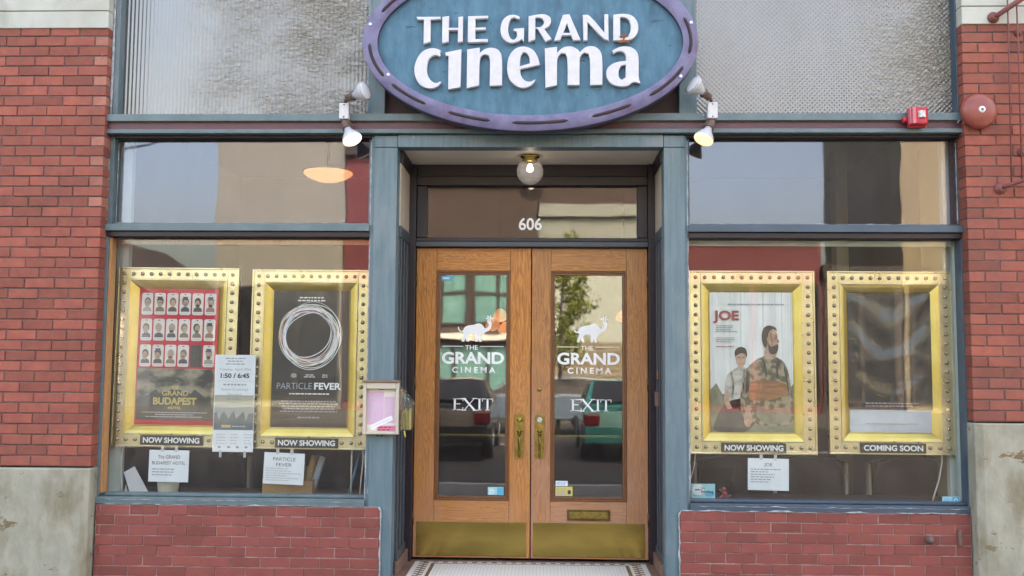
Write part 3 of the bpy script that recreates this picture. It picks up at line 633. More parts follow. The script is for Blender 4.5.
    if s < 0: a.rect(-0.335, -0.212, 0.505, 0.567, 'cyan_card'); a.up(); a.rect(-0.262, -0.214, 0.508, 0.564, 'cyan_deep'); a.lines(-0.325, -0.27, 0.552, 4, 0.012, 0.005, 'vinyl', random.Random(1)); a.build('sticker', d); a = Art(f + 0.0165); a.rect(-0.722, -0.632, 2.196, 2.234, 'cyan_deep'); a.up(); a.rect(-0.71, -0.66, 2.208, 2.222, 'paper')
    else: a.rect(0.198, 0.292, 0.58, 0.62, 'paper'); a.up(); a.lines(0.205, 0.285, 0.612, 3, 0.011, 0.005, 'cyan_deep', random.Random(2)); a.build('sticker', d); a = Art(f + 0.0165); a.rect(0.196, 0.330, 0.503, 0.575, 'yellow_paper'); a.up(); a.lines(0.206, 0.31, 0.56, 4, 0.014, 0.006, 'ink_grey', random.Random(3)); a.ell(0.305, 0.533, 0.014, 0.018, 'ink')
    a.build('sticker', d)

# mosaic floor of the recess
b = MB(); b.box(-0.985, 0.985, -0.6, 0.70, -0.2, 0.0, 0)
mf = b.build('entry_floor', 'step_brown'); mf['kind'] = 'structure'
b = MB(); zf = 0.003
def tile(x0, x1, y0, y1, m, z): b.box(x0, x1, y0, y1, z - .004, z, m)
tile(-0.80, 0.80, -0.55, 0.615, 0, zf)
for s in (-1, 1):
    bx(b, s * .68, s * .655, -0.53, 0.52, zf - .003, zf + .001, 1); bx(b, s * .60, s * .59, -0.5, 0.5, zf - .003, zf + .001, 0)
    yy = -0.53
    while yy < 0.56:
        bx(b, s * .70, s * .735, yy, yy + .035, zf - .003, zf + .001, 1); bx(b, s * .725, s * .765, yy + .03, yy + .058, zf - .003, zf + .0014, 1); yy += 0.07
tile(-0.68, 0.68, 0.515, 0.53, 1, zf + .001)
xx = -0.74
while xx < 0.74: tile(xx, xx + .034, 0.555, 0.585, 1, zf + .001); xx += 0.068
tile(-0.80, 0.80, 0.588, 0.598, 1, zf + .001)
# grout lines of the small tiles in the white field
for i in range(-27, 28): tile(i * .0235 - .0012, i * .0235 + .0012, -0.5, 0.512, 2, zf + .0006)
for i in range(43): tile(-0.65, 0.65, -0.5 + i * .0235 - .0012, -0.5 + i * .0235 + .0012, 2, zf + .0008)
M['grout'] = mk('grout', (0.45, 0.43, 0.4), rough=0.9)
b.v = [(x_ * 1.11, y_, z_) for x_, y_, z_ in b.v]
tl = b.build('mosaic_tiles', ['tile_white', 'tile_brown', 'grout']); tl['kind'] = 'structure'

# interior room, upper walls, roof
b = MB(); b.box(-6.0, 6.0, 0.10, 7.6, -0.2, -0.03); b.build('lobby_floor', 'floor_in', B)
b = MB(); b.box(-6.0, 6.0, 3.4, 3.5, -0.03, 3.56); bx(b, -3.35, -3.25, 0.27, 3.4, -0.03, 3.56); b.box(3.25, 3.35, 1.05, 3.4, -0.03, 3.56); b.build('lobby_wall', 'wall_in', B)
b = MB(); b.box(3.22, 3.35, 0.27, 1.04, -0.03, 3.56); b.build('tan_lobby_wall', 'wall_in_tan', B)
b = MB(); b.box(2.82, 2.93, 2.0, 2.15, -0.03, 3.56); b.build('lobby_post', 'wall_in_tan', B)
b = MB(); b.box(-6.0, 6.0, 0.13, 7.6, 3.57, 3.66); b.build('lobby_ceiling', 'ceil_in', B)
for s in (-1, 1):
    b = MB(); bx(b, s * 1.03, s * 1.08, 0.64, 1.4, -0.03, 3.56); b.build('vestibule_wall', 'wall_in', B)
b = MB(); b.box(-6.2, 6.2, -0.09, 0.26, 5.252, 8.6); b.box(-3.11, 3.11, -0.06, 0.26, 5.003, 5.25)
b.build('upper_wall', 'brick', B)
b = MB(); bx(b, -6.2, -5.9, 0.27, 12, -0.2, 8.6); bx(b, 6.2, 5.9, 0.27, 12, -0.2, 8.6); b.box(-6.2, 6.2, 12.02, 12.3, -0.2, 8.6); b.build('party_wall', 'brick', B)
b = MB(); b.box(-5.88, 5.88, 0.28, 12, 8.1, 8.3); b.build('roof', 'asphalt', B)

# ------------------------------------------------------------------ the oval sign
SX, SZ = -0.013, 3.838
sg = thing('oval_sign', (SX, -0.2, SZ), 'oval blue sign with purple rim and raised white lettering above the doors', 'sign')
def ellipse(a_, b_, n=96, cx=0, cz=0): return [(cx + a_ * math.cos(2 * math.pi * i / n), cz + b_ * math.sin(2 * math.pi * i / n)) for i in range(n)]
b = MB(); b.prism(ellipse(1.105, 0.545, cx=SX, cz=SZ), 'y', -0.205, -0.13); b.build('sign_face', 'sign_blue', sg)
ra, rb, ia, ib = 1.207, 0.650, 1.098, 0.537
E0, E1 = ellipse(ra, rb, 128, SX, SZ), ellipse(ia, ib, 128, SX, SZ); Em = ellipse((ra + ia) / 2 + .046, (rb + ib) / 2 + .048, 128, SX, SZ); En = ellipse(ia + .014, ib + .014, 128, SX, SZ)
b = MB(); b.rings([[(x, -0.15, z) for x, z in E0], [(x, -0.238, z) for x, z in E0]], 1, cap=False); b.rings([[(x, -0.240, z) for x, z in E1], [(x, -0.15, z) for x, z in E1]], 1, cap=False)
b.rings([[(x, -0.238, z) for x, z in E0], [(x, -0.246, z) for x, z in Em], [(x, -0.246, z) for x, z in En], [(x, -0.240, z) for x, z in E1]], cap=False)
n = 128; b.rings([[(x, -0.15, z) for x, z in E1], [(x, -0.1502, z) for x, z in E0]], cap=False)
rim = b.build('sign_rim', ['sign_purple', 'sign_edge_shade'], sg)
ca, cb_ = (ra + ia) / 2, (rb + ib) / 2
def rimpt(deg, dr=0.0):
    t = R(deg); x, z = ca * math.cos(t), cb_ * math.sin(t); nn = Vector((x / ca**2, z / cb_**2)).normalized()
    return SX + x + nn.x * dr, SZ + z + nn.y * dr
slots = [(-9, 17), (-42, -18), (-67, -51), (-96, -76), (-120, -104), (-149, -130), (181, 205), (136, 158), (37, 57), (104, 126), (70, 94)]
for a0, a1 in slots:
    b = MB(); n = 14; pts = [rimpt(a0 + (a1 - a0) * i / n) for i in range(n + 1)]
    b.tube([(x, -0.2445, z) for x, z in pts], [.004] + [.0125] * (n - 1) + [.004], 6)
    b.build('rim_groove', 'groove', rim)
for dg, dr in ((168, .025), (206, -.03), (12, .03), (-23.6, .03), (118, .03), (62, .03)):
    x, z = rimpt(dg, dr); b = MB(); b.lathe([(-.002, .012), (.004, .0115), (.006, .006), (.0062, .0005)], (x, -0.246, z), (0, -1, 0), 12); b.build('rim_bolt', 'paper', rim)
for s in (-1, 1):
    b = MB(); bx(b, SX + s * .78, SX + s * .84, -0.148, 0.0, 3.40, 3.46); b.build('mounting_bracket', 'groove', sg)
G1, G2 = (400, 5.76), (520, 5.76)
GL = [
 (G1, [[(85,80),(230,80),(228,99),(173,102),(174,236),(130,250),(130,102),(95,101)]]),
 (G1, [[(238,82),(280,75),(280,148),(332,148),(332,82),(362,78),(362,236),(330,241),(330,166),(280,166),(280,236),(238,246)]]),
 (G1, [[(388,78),(508,75),(508,95),(435,98),(435,148),(495,146),(495,164),(435,166),(435,217),(508,217),(508,238),(388,241)]]),
 (G1, [[(695,98),(690,80),(655,70),(615,80),(588,112),(578,160),(588,207),(615,236),(650,245),(690,234),(703,222),(718,242),(719,150),(655,155),(655,172),(673,176),(673,205),(664,220),(648,220),(634,202),(626,165),(629,130),(642,98),(660,89),(680,100)]]),
 (G2, [[(50,80),(110,69),(150,70),(178,88),(184,115),(172,143),(146,160),(190,222),(150,239),(104,160),(93,160),(93,226),(50,239)],[(93,94),(93,148),(118,146),(136,132),(139,113),(128,97),(110,92)]]),
 (G2, [[(250,73),(290,68),(357,229),(311,231),(298,200),(248,200),(236,229),(198,234)],[(275,132),(292,182),(256,182)]]),
 (G2, [[(365,73),(402,76),(490,178),(490,70),(516,70),(518,234),(488,222),(396,124),(396,231),(370,232)]]),
 (G2, [[(542,73),(600,68),(650,78),(680,110),(690,152),(682,192),(655,222),(612,232),(542,233)],[(585,92),(585,215),(610,212),(632,196),(643,156),(636,116),(615,96)]]),
 (G1, [[(236,318),(229,303),(238,289),(210,275),(170,272),(125,292),(92,340),(78,400),(90,460),(122,502),(172,519),(215,508),(241,480),(233,472),(208,482),(180,468),(160,435),(155,395),(162,350),(182,325),(206,318),(226,326)]]),
 (G1, [[(257,298),(355,278),(352,511),(277,526),(277,322),(262,321)]]),
 (G1, [[(385,280),(462,268),(461,300),(490,278),(530,270),(570,285),(590,328),(593,501),(518,504),(518,345),(510,320),(490,314),(470,326),(462,350),(460,501),(385,519)]]),
 (G2, [[(-73,390),(-62,325),(-32,282),(8,264),(50,268),(85,290),(108,330),(121,378),(6,404),(12,440),(32,468),(62,475),(95,461),(89,480),(62,506),(20,517),(-20,504),(-55,468),(-70,425)],[(5,382),(58,366),(55,330),(42,308),(24,302),(9,325)]]),
 (G2, [[(145,275),(220,265),(220,298),(255,270),(300,264),(335,280),(350,298),(385,268),(430,264),(465,288),(480,330),(482,499),(408,501),(406,340),(398,312),(376,305),(356,325),(351,350),(350,501),(278,501),(276,340),(266,312),(244,308),(226,328),(221,350),(220,501),(150,517)]]),
 (G2, [[(535,290),(585,267),(640,268),(675,292),(690,330),(692,460),(704,494),(660,484),(628,505),(580,509),(530,492),(503,450),(505,405),(530,375),(570,358),(614,352),(614,325),(600,303),(572,298),(545,312)],[(613,380),(590,386),(576,415),(578,452),(592,466),(613,452)]]),
]
def sgn(px, py): return (SX + (px - 530) * 0.00712, SZ - 0.2362 + (74.8 - py) * 0.0070)
for (ox, sc), loops in GL:
    L = [smooth_outline([sgn(ox + x / sc, y / sc) for x, y in lp], limit=52, sub=5) for lp in loops]
    me = outline_mesh(L, 0.03); b = MB(); b.add_mesh(me, lambda co: (co.x, -0.226 - co.z, co.y)); b.build('letter', 'white', sg)
b = MB()
for pts in ([(578,208),(600,196),(625,198),(632,205),(610,212)], [(560,238),(590,228),(618,232),(640,236),(636,248),(610,244),(575,248)], [(600,212),(612,210),(606,230),(598,228)]):
    b.prism([sgn(520 + x / 5.76, y / 5.76) for x, y in pts], 'y', -0.252, -0.2425)
b.build('rust_scrap', 'rust', sg)

# ------------------------------------------------------------------ twin bulb fixtures on the beam
def par_bulb(root, base, axis, lit):
    p = Vector(base); a_ = Vector(axis).normalized()
    b = MB(); b.lathe([(-.005, .016), (0.0, .026), (.045, .028), (.055, .036), (.066, .036), (.067, .02)], p, a_, 18); sk = b.build('socket', 'socket', root)
    b = MB(); b.lathe([(.060, .026), (.088, .030), (.112, .046), (.145, .066), (.162, .073), (.172, .0725)], p, a_, 26); bl = b.build('bulb', 'bulb_white', sk)
    b = MB(); b.lathe([(.1725, .071), (.179, .053), (.182, .025), (.1825, .001)], p, a_, 26); b.build('bulb_face', lit or 'bulb_white', sk)
for s, label in ((-1, 'white twin bulb spotlight over the left window with its lower bulb glaring white'), (1, 'white twin bulb spotlight over the right window with its lower bulb glowing amber')):
    bxx = -1.366 if s < 0 else 1.309
    r_ = thing('twin_spotlight', (bxx, -0.08, 3.365), label, 'spotlight', 'twin spotlights on the beam')
    b = MB(); b.box(bxx - .036, bxx + .036, -0.135, -0.077, 3.306, 3.425); jb = b.build('junction_box', 'white', r_, 0.006)
    for zz in (3.32, 3.411):
        b = MB(); b.lathe([(0, .006), (.002, .005), (.0025, .0005)], (bxx, -0.135, zz), (0, -1, 0), 8); b.build('screw', 'brass_dark', jb)
    k = -s
    b = MB(); b.tube([(bxx + k * .005, -0.105, 3.425), (bxx + k * .01, -0.13, 3.445), (bxx + k * .03, -0.15, 3.452)], .012, 8)
    b.build('swivel_arm', 'socket', r_); b = MB(); b.tube([(bxx, -0.105, 3.306), (bxx + k * .002, -0.115, 3.28)], .014, 8); b.build('swivel_arm', 'socket', r_); b = MB(); b.tube([(bxx + k * .028, -.12, 3.30), (bxx + k * .05, -.13, 3.268), (bxx + k * .075, -.132, 3.25)], .006, 8); b.build('arm_hook', 'socket', r_)
    par_bulb(r_, (bxx + k * .022, -0.15, 3.452), (k * 1.0, -0.55, 0.55) if s > 0 else (k * 1.0, -0.5, 0.22), None)
    par_bulb(r_, (bxx + k * .003, -0.115, 3.285), (k * .50, -0.42, -1.0), 'lit_white' if s < 0 else 'lit_warm')

# globe lamp under the recess ceiling
gl = thing('globe_lamp', (-0.012, 0.3, 3.165), 'round cut glass ceiling globe with brass collar above the entrance', 'lamp')
b = MB(); b.lathe([(0, .072), (.012, .075), (.02, .06), (.032, .058), (.045, .062), (.05, .05)], (-0.012, 0.3, 3.127), (0, 0, -1), 28); b.build('brass_collar', 'brass', gl)
b = MB(); b.lathe([(.103 * (1 - math.cos(R(x))), .103 * math.sin(R(x))) for x in (38, 50, 65, 80, 95, 110, 125, 140, 155, 168, 176, 180)], (-0.012, 0.3, 3.108), (0, 0, -1), 32); b.build('glass_globe', 'cut_glass', gl)
b = MB(); b.lathe([(0, .012), (.02, .02), (.04, .026), (.055, .02), (.062, .001)], (-0.012, 0.3, 3.062), (0, 0, -1), 14); b.build('bulb', 'filament', gl)

# fire alarm strobe and bell
fa = thing('fire_alarm', (2.765, -0.08, 3.31), 'small red fire alarm box with clear strobe lens on the beam', 'fire alarm')
b = MB(); b.box(2.708, 2.835, -0.115, -0.078, 3.245, 3.385); b.build('back_box', 'red_paint', fa, 0.006)
b = MB(); b.prism([(2.703, -0.118), (2.712, -0.165), (2.745, -0.178), (2.81, -0.178), (2.832, -0.15), (2.834, -0.118)], 'z', 3.253, 3.377); hb = b.build('horn_housing', 'red_paint', fa, 0.008)
b = MB(); b.box(2.703, 2.712, -0.16, -0.12, 3.26, 3.37); b.box(2.715, 2.737, -0.179, -0.166, 3.257, 3.374); b.build('lettered_band', 'red_pale', hb)
b = MB(); b.prism([(2.752, -0.179), (2.762, -0.2), (2.795, -0.2), (2.806, -0.179)], 'z', 3.295, 3.345); b.build('strobe_lens', 'lens_clear', fa, 0.003)
b = MB(); b.lathe([(0, .022), (.03, .022), (.034, .016)], (2.703, -0.1, 3.30), (-1, 0, -0.1), 12); b.build('conduit_hub', 'red_paint', fa)
be = thing('alarm_bell', (3.194, -0.102, 3.352), 'round rust red alarm bell on the brick beside the window', 'bell')
b = MB(); b.lathe([(.02, .122), (.03, .128), (.045, .127), (.065, .115), (.08, .09), (.088, .055), (.091, .03)], (3.194, -0.102, 3.352), (0, -1, 0), 40); b.build('gong', 'bell_red', be)
b = MB(); b.lathe([(0.0, .08), (.03, .085)], (3.194, -0.1015, 3.352), (0, -1, 0), 24); b.build('back_plate', 'mortar_dark', be)
b = MB(); b.lathe([(.0905, .024), (.096, .023), (.098, .012), (.0985, .001)], (3.194, -0.102, 3.352), (0, -1, 0), 20); b.lathe([(.0986, .009), (.104, .008), (.1045, .001)], (3.194, -0.102, 3.352), (0, -1, 0), 8, 1); b.build('hub_cap', ['paper', 'mortar_dark'], be)
tag(MB().tube([(3.135, -0.03, 4.9), (3.137, -0.03, 4.2), (3.128, -0.03, 3.75), (3.138, -0.028, 3.5), (3.10, -0.06, 3.32), (3.07, -0.078, 3.285)], .006, 7).build('alarm_cable', 'caulk'), 'thin white cable running down beside the bell to the beam', 'cable')

# fire escape ironwork on the right pier
fe = thing('fire_escape', (3.40, -0.1, 2.8), 'rusty red iron fire escape brackets and rods on the right brick pier', 'fire escape')
for (x, z, x2, z2, y2) in ((3.329, 4.045, 3.60, 4.215, -0.32), (3.344, 2.80, 3.60, 2.885, -0.30)):
    b = MB(); b.lathe([(0.002, .042), (.008, .042), (.012, .03), (.03, .026), (.032, .01)], (x, -0.114 if z > 4 else -0.104, z), (0, -1, 0), 16); fl_ = b.build('wall_flange', 'iron_red', fe)
    b = MB(); b.tube([(x, -0.12, z), (x + .02, -0.15, z + .01), (x2, y2, z2)], .019 if z > 4 else .014, 10); b.build('brace', 'iron_red', fl_)
for x0, z0, x1, z1 in ((3.412, 4.6, 3.392, 2.83), (3.472, 4.6, 3.466, 2.85), (3.53, 4.6, 3.545, 2.87)):
    b = MB(); b.tube([(x0, -0.17, z0), ((x0 + x1) / 2 + .004, -0.17, (z0 + z1) / 2), (x1, -0.17, z1)], .0055, 8); b.build('hanging_rod', 'iron_red', fe)
for x, z in ((3.505, 3.935), (3.50, 3.06)):
    b = MB(); b.lathe([(.002, .028), (.012, .026), (.03, .014), (.032, .001)], (x, -0.103, z), (0, -1, 0), 12); b.build('anchor_stud', 'iron_red', fe)
b = MB(); b.lathe([(0, .028), (.02, .03), (.03, .022), (.045, .02), (.047, .001)], (2.803, -0.033, 0.325), (0, -1, 0), 14)
tag(b.build('pipe_cap', 'mortar_dark'), 'dark round pipe cap sticking out of the brickwork below the right window', 'pipe cap')
tag(MB().box(2.998, 3.022, -0.06, -0.036, 0.287, 0.397).build('iron_strap', 'mortar_dark', None, 0.005), 'small dark upright iron strap on the right low brickwork', 'bracket')

# ------------------------------------------------------------------ gilded poster frames behind the glass
def frame_geo(W, H):
    mb = MB()
    def band(o, i, y0, y1, m):      # o, i inset from outer edge
        mb.box(o, i, y0, y1, o, H - o, m); mb.box(W - i, W - o, y0, y1, o, H - o, m)
        mb.box(i + .0004, W - i - .0004, y0, y1, o, i, m); mb.box(i + .0004, W - i - .0004, y0, y1, H - i, H - o, m)
    return mb, band
def slope_ring(mb, W, H, o, i, yo, yi, m):
    A = [(o, o), (W - o, o), (W - o, H - o), (o, H - o)]; Bq = [(i, i), (W - i, i), (W - i, H - i), (i, H - i)]
    for k in range(4):
        j = (k + 1) % 4; mb.poly([(A[k][0], yo, A[k][1]), (A[j][0], yo, A[j][1]), (Bq[j][0], yi, Bq[j][1]), (Bq[k][0], yi, Bq[k][1])], m)
FW, FH = 0.925, 1.34
bulb_me = None
def poster_frame(x0, x1, zb, zt, label, word, tilt):
    global bulb_me
    W, H = x1 - x0, zt - zb
    root = thing('poster_frame', (x0, 0.145, zb), label, 'poster frame', 'gold poster frames in the windows')
    root.rotation_euler = (0, R(tilt), 0)
    mb, band = frame_geo(W, H)
    band(0.0, 0.012, 0.0, 0.055, 0); band(0.0124, 0.088, 0.008, 0.055, 0); band(0.0884, 0.098, 0.0, 0.055, 0)
    o = mb.build('outer_frame', 'gold', root, 0.003, world=False)
    mb, band = frame_geo(W, H); slope_ring(mb, W, H, 0.0985, 0.118, 0.004, 0.012, 0); slope_ring(mb, W, H, 0.118, 0.152, 0.012, 0.034, 0); slope_ring(mb, W, H, 0.152, 0.163, 0.030, 0.040, 0)
    mb.build('inner_moulding', 'gold_deep', root, world=False)
    pts = []
    nx, nz = 13, 19
    for i in range(nx): pts.append((0.05 + (W - 0.10) * i / (nx - 1), H - 0.05))
    for i in range(1, nz):
        z = H - 0.05 - (H - 0.10) * i / (nz - 1); pts += [(0.05, z), (W - 0.05, z)]
    for q in (0.115, 0.185): pts += [(q, 0.05), (W - q, 0.05)]
    for i, (x, z) in enumerate(pts):
        if bulb_me is None:
            b = MB(); b.lathe([(0.0, .0150), (.006, .0154), (.012, .0128), (.017, .0075), (.0188, .0004)], (0, 0, 0), (0, -1, 0), 12); p = b.build('bulb', 'bulb', root, world=False); bulb_me = p.data
        else:
            p = bpy.data.objects.new('bulb', bulb_me); COL.objects.link(p); p.parent = root
        p.location = (x, 0.0085, z)
    cxp = W / 2 + 0.0
    b = MB(); b.box(cxp - .235, cxp + .235, -0.006, 0.0075, 0.012, 0.083); pl = b.build('plaque', 'black_plastic', root, 0.002, world=False)
    a = Art(-0.0066); a.text(word, cxp, 0.029, 0.040, 'vinyl', wid=0.425, bold=0.03)
    a.b.box(cxp - .233, cxp + .233, -.0075, -.0061, 0.0125, 0.0145, a.mi('brass')); a.b.box(cxp - .233, cxp + .233, -.0075, -.0061, 0.0805, 0.0825, a.mi('brass'))
    a.build('lettering', pl, False)
    return root, W, H
M['poster_red'] = mk('poster_red', (0.60, 0.018, 0.045), (0.52, 0.014, 0.04), 4, rough=0.4)
M['poster_black'] = mk('poster_black', (0.014, 0.014, 0.018), (0.026, 0.024, 0.028), 5, rough=0.3)
M['poster_fog'] = mk('poster_fog', (0.84, 0.84, 0.85), (0.66, 0.66, 0.66), 3.5, rough=0.45, stretch=(4, 1, 0.35))
M['p_skin'] = mk('print_skin', (0.60, 0.38, 0.28), (0.40, 0.23, 0.16), 22, rough=0.5); M['p_hair'] = mk('print_hair', (0.05, 0.035, 0.03), (0.09, 0.06, 0.045), 60, rough=0.5)
M['p_camo'] = mk('print_camo', (0.12, 0.10, 0.06), (0.36, 0.285, 0.19), 24, lohi=(0.45, 0.55), rough=0.5); M['p_shirt'] = mk('print_shirt', (0.58, 0.53, 0.49), (0.38, 0.34, 0.31), 14, lohi=(0.4, 0.6), stretch=(1, 1, 2), rough=0.5)
M['p_ochre'] = mk('print_ochre', (0.40, 0.18, 0.085), (0.26, 0.12, 0.06), 16, lohi=(0.4, 0.6), rough=0.5, stretch=(.5, 1, 3)); M['p_dark'] = mk('print_dark', (0.055, 0.05, 0.05), (0.10, 0.09, 0.075), 9, rough=0.5)
M['p_card'] = mk('print_card', (0.80, 0.72, 0.68), (0.74, 0.63, 0.58), 9, rough=0.45); M['p_sepia'] = mk('print_sepia', (0.34, 0.28, 0.21), (0.06, 0.055, 0.05), 6, lohi=(0.42, 0.58), rough=0.4, stretch=(1, 1, 1.8))
M['p_gold'] = mk('print_gold', (0.62, 0.45, 0.16), rough=0.4); M['p_red'] = mk('print_red', (0.42, 0.06, 0.06), (0.32, 0.04, 0.05), 12, rough=0.5)
M['p_tree'] = mk('print_tree', (0.56, 0.56, 0.54), (0.70, 0.70, 0.69), 8, rough=0.5); M['p_moss'] = mk('print_moss', (0.15, 0.15, 0.09), (0.27, 0.25, 0.18), 10, rough=0.5)
M['p_silver'] = mk('print_silver', (0.50, 0.55, 0.62), (0.40, 0.45, 0.53), 5, rough=0.45); M['p_cyan'] = mk('print_cyan', (0.10, 0.30, 0.38), rough=0.4)
M['p_tones'] = [mk('print_tone', c_, rough=0.5) for c_ in ((0.12, 0.1, 0.1), (0.24, 0.17, 0.13), (0.38, 0.33, 0.3), (0.08, 0.09, 0.12), (0.36, 0.2, 0.16))]
def sheen(name, src, wav):
    m = bpy.data.materials[M[src].name].copy(); m.name = name; t = m.node_tree; b = t.nodes['Principled BSDF']
    b.inputs['Coat Weight'].default_value = 0.8; b.inputs['Coat Roughness'].default_value = 0.08
    bp = nd(t, 'ShaderNodeBump', Strength=wav, Distance=0.06); t.links.new(noise(t, coords(t, (0.8, 1, 1.5)), 4.2, 2.5, 0.5, 0.6), bp.inputs['Height']); t.links.new(bp.outputs[0], b.inputs['Coat Normal']); return m
M['black_sheet'] = mk('black_sheet', (0.006, 0.006, 0.008), (0.012, 0.011, 0.013), 4, rough=0.35); M['crumpled'] = sheen('crumpled_black_sheet', 'black_sheet', 0.25); M['p_sepia_gloss'] = sheen('glossy_sepia', 'p_sepia', 0.35); M['poster_black_gloss'] = sheen('glossy_black_poster', 'poster_black', 0.1)

F1 = poster_frame(-3.125, -2.20, 0.905, 2.242, 'gold bulb frame at far left with a red sheet of small portrait cards', 'NOW SHOWING', 0.4)
F2 = poster_frame(-2.095, -1.205, 0.893, 2.228, 'gold bulb frame with a black poster showing a white scribbled ring', 'NOW SHOWING', 0.2)
F3 = poster_frame(1.170, 2.092, 0.887, 2.231, 'gold bulb frame with a pale poster of two men in a misty wood', 'NOW SHOWING', 0.0)
F4 = poster_frame(2.181, 3.087, 0.896, 2.231, 'gold bulb frame at far right with a blank crumpled black poster', 'COMING SOON', 0.1)
# 1: red sheet with rows of small cards
root, W, H = F1; a = Art(0.036); x0, x1, z0, z1 = 0.158, W - 0.158, 0.158, H - 0.158; rnd = random.Random(9)
a.rect(x0, x1, z0, z1, 'poster_red'); a.up()
cw = (x1 - x0 - 0.03) / 6
cols = M['p_tones']
for r_ in range(3):
    for q in range(6):
        cx, cz = x0 + 0.015 + cw * (q + .5), z1 - 0.115 - r_ * 0.195
        hw, hh = cw * .44, 0.082
        if (r_, q) == (2, 4): a.rect(cx - hw, cx + hw, cz - hh, cz + hh, 'p_dark'); continue
        pts = [(cx + sx * (hw - .012 + .012 * math.cos(an)), cz + sz * (hh - .012 + .012 * math.sin(an))) for sx, sz, an in ((1, 1, 0), (1, 1, .8), (1, 1, 1.57), (-1, 1, 1.57), (-1, 1, .8), (-1, 1, 0), (-1, -1, 0), (-1, -1, .8), (-1, -1, 1.57), (1, -1, 1.57), (1, -1, .8), (1, -1, 0))]
        a.poly(pts, 'p_card')
a.up()
for r_ in range(3):
    for q in range(6):
        if (r_, q) == (2, 4): continue
        cx, cz = x0 + 0.015 + cw * (q + .5), z1 - 0.115 - r_ * 0.195; tw = rnd.uniform(-.004, .004); col = rnd.choice(cols)
        a.poly([(cx - .034, cz - .058), (cx + .034, cz - .058), (cx + .030, cz - .034), (cx + .012, cz - .022), (cx - .012, cz - .022), (cx - .030, cz - .034)], col)
        a.rect(cx - .008, cx + .008, cz + .068, cz + .074, 'p_dark'); a.rect(cx - .03, cx + .03, cz - .072, cz - .067, 'ink_pale')
a.up()
for r_ in range(3):
    for q in range(6):
        if (r_, q) == (2, 4): continue
        cx, cz = x0 + 0.015 + cw * (q + .5), z1 - 0.115 - r_ * 0.195; tw = rnd.uniform(-.003, .003)
        h_ = rnd.random()
        a.ell(cx + tw, cz + .016, .0255, .0335, rnd.choice(['p_hair', 'p_hair', cols[0], cols[1], cols[2]]), 12)
a.up()
for r_ in range(3):
    for q in range(6):
        if (r_, q) == (2, 4): continue
        cx, cz = x0 + 0.015 + cw * (q + .5), z1 - 0.115 - r_ * 0.195; a.ell(cx + rnd.uniform(-.004, .004), cz + rnd.uniform(-.001, .009), rnd.uniform(.018, .022), rnd.uniform(.027, .032), 'p_skin', 12)
a.up()
for r_ in range(3):
    for q in range(6):
        if (r_, q) == (2, 4): continue
        cx, cz = x0 + 0.015 + cw * (q + .5), z1 - 0.115 - r_ * 0.195; h_ = rnd.random()
        for sx in (-.008, .008): a.ell(cx + sx, cz + .009, .0032, .0020, 'p_hair', 6)
        if h_ < .35: a.ell(cx, cz - .012, .015, .012, rnd.choice(['p_hair', cols[0], cols[2]]), 10)
        elif h_ < .6: a.rect(cx - .009, cx + .009, cz - .007, cz - .0035, 'p_hair')
        if .25 < h_ < .5: a.rect(cx - .028, cx + .028, cz + .030, cz + .036, cols[3]); a.rect(cx - .019, cx + .019, cz + .0365, cz + .055, cols[3])
zb_ = z0 + 0.035; zt_ = z1 - 0.60
a.rect(x0 + .012, x1 - .012, zb_, zt_, 'p_sepia'); a.up()
hz = [(x0 + .012, zb_), (x1 - .012, zb_), (x1 - .012, zb_ + .15)] + [(x1 - .012 - (x1 - x0 - .024) * q / 20, zb_ + .165 + .055 * math.exp(-((q - 10) / 5.5) ** 2) + (.03 if q in (4, 5, 15, 16) else 0) + .012 * (q % 2)) for q in range(1, 20)] + [(x0 + .012, zb_ + .15)]
a.poly(hz, 'p_dark'); a.up()
cx = (x0 + x1) / 2
a.text('THE', cx, zb_ + .232, 0.022, 'p_gold', bold=.02); a.text('GRAND', cx, zb_ + .183, 0.038, 'p_gold', wid=0.20, bold=.02); a.text('BUDAPEST', cx, zb_ + .118, 0.052, 'p_gold', wid=0.33, bold=.04); a.text('HOTEL', cx, zb_ + .083, 0.020, 'p_gold', wid=0.10, bold=.02)
a.lines(x0 + .05, x1 - .05, zb_ + .06, 3, .016, .005, 'ink_pale', rnd, True); a.build('poster', root, False)
# 2: scribbled ring
root, W, H = F2; a = Art(0.036); x0, x1, z0, z1 = 0.156, W - 0.156, 0.158, H - 0.158; rnd = random.Random(12); cx = (x0 + x1) / 2
a.rect(x0, x1, z0, z1, 'poster_black_gloss'); a.up()
a.text('THE FIRST', cx, z1 - .06, .012, 'vinyl', wid=.20, bold=.02) if False else a.lines(cx - .12, cx + .12, z1 - .045, 2, .022, .010, 'vinyl', rnd, True)
ringm = ['vinyl'] * 7 + ['p_silver', 'ink_pale', 'p_red', 'p_red', 'p_cyan', 'p_gold']
for k in range(30):
    rr = rnd.uniform(.185, .235); ex, ez = rnd.uniform(-.022, .022), rnd.uniform(-.02, .02); rx, rz = rr * rnd.uniform(.94, 1.04), rr * rnd.uniform(.94, 1.06); ph = rnd.uniform(0, 6)
    pts = [(cx - .01 + ex + (rx + .007 * math.sin(2 * t_ + ph)) * math.cos(t_), z1 - .335 + ez + (rz + .007 * math.cos(3 * t_ + ph)) * math.sin(t_)) for t_ in [2 * math.pi * i / 46 for i in range(47)]]
    a.strip(pts, rnd.uniform(.002, .0065), ringm[k % 13]); a.y -= .00006
a.up()
for q, wd in ((-.12, .045), (0, .10), (.115, .055)): a.lines(cx + q - wd / 2, cx + q + wd / 2, z1 - .625, 2, .014, .008, 'ink_pale', rnd, True)
a.ell(cx - .12, z1 - .634, .022, .017, 'ink_pale', 14)
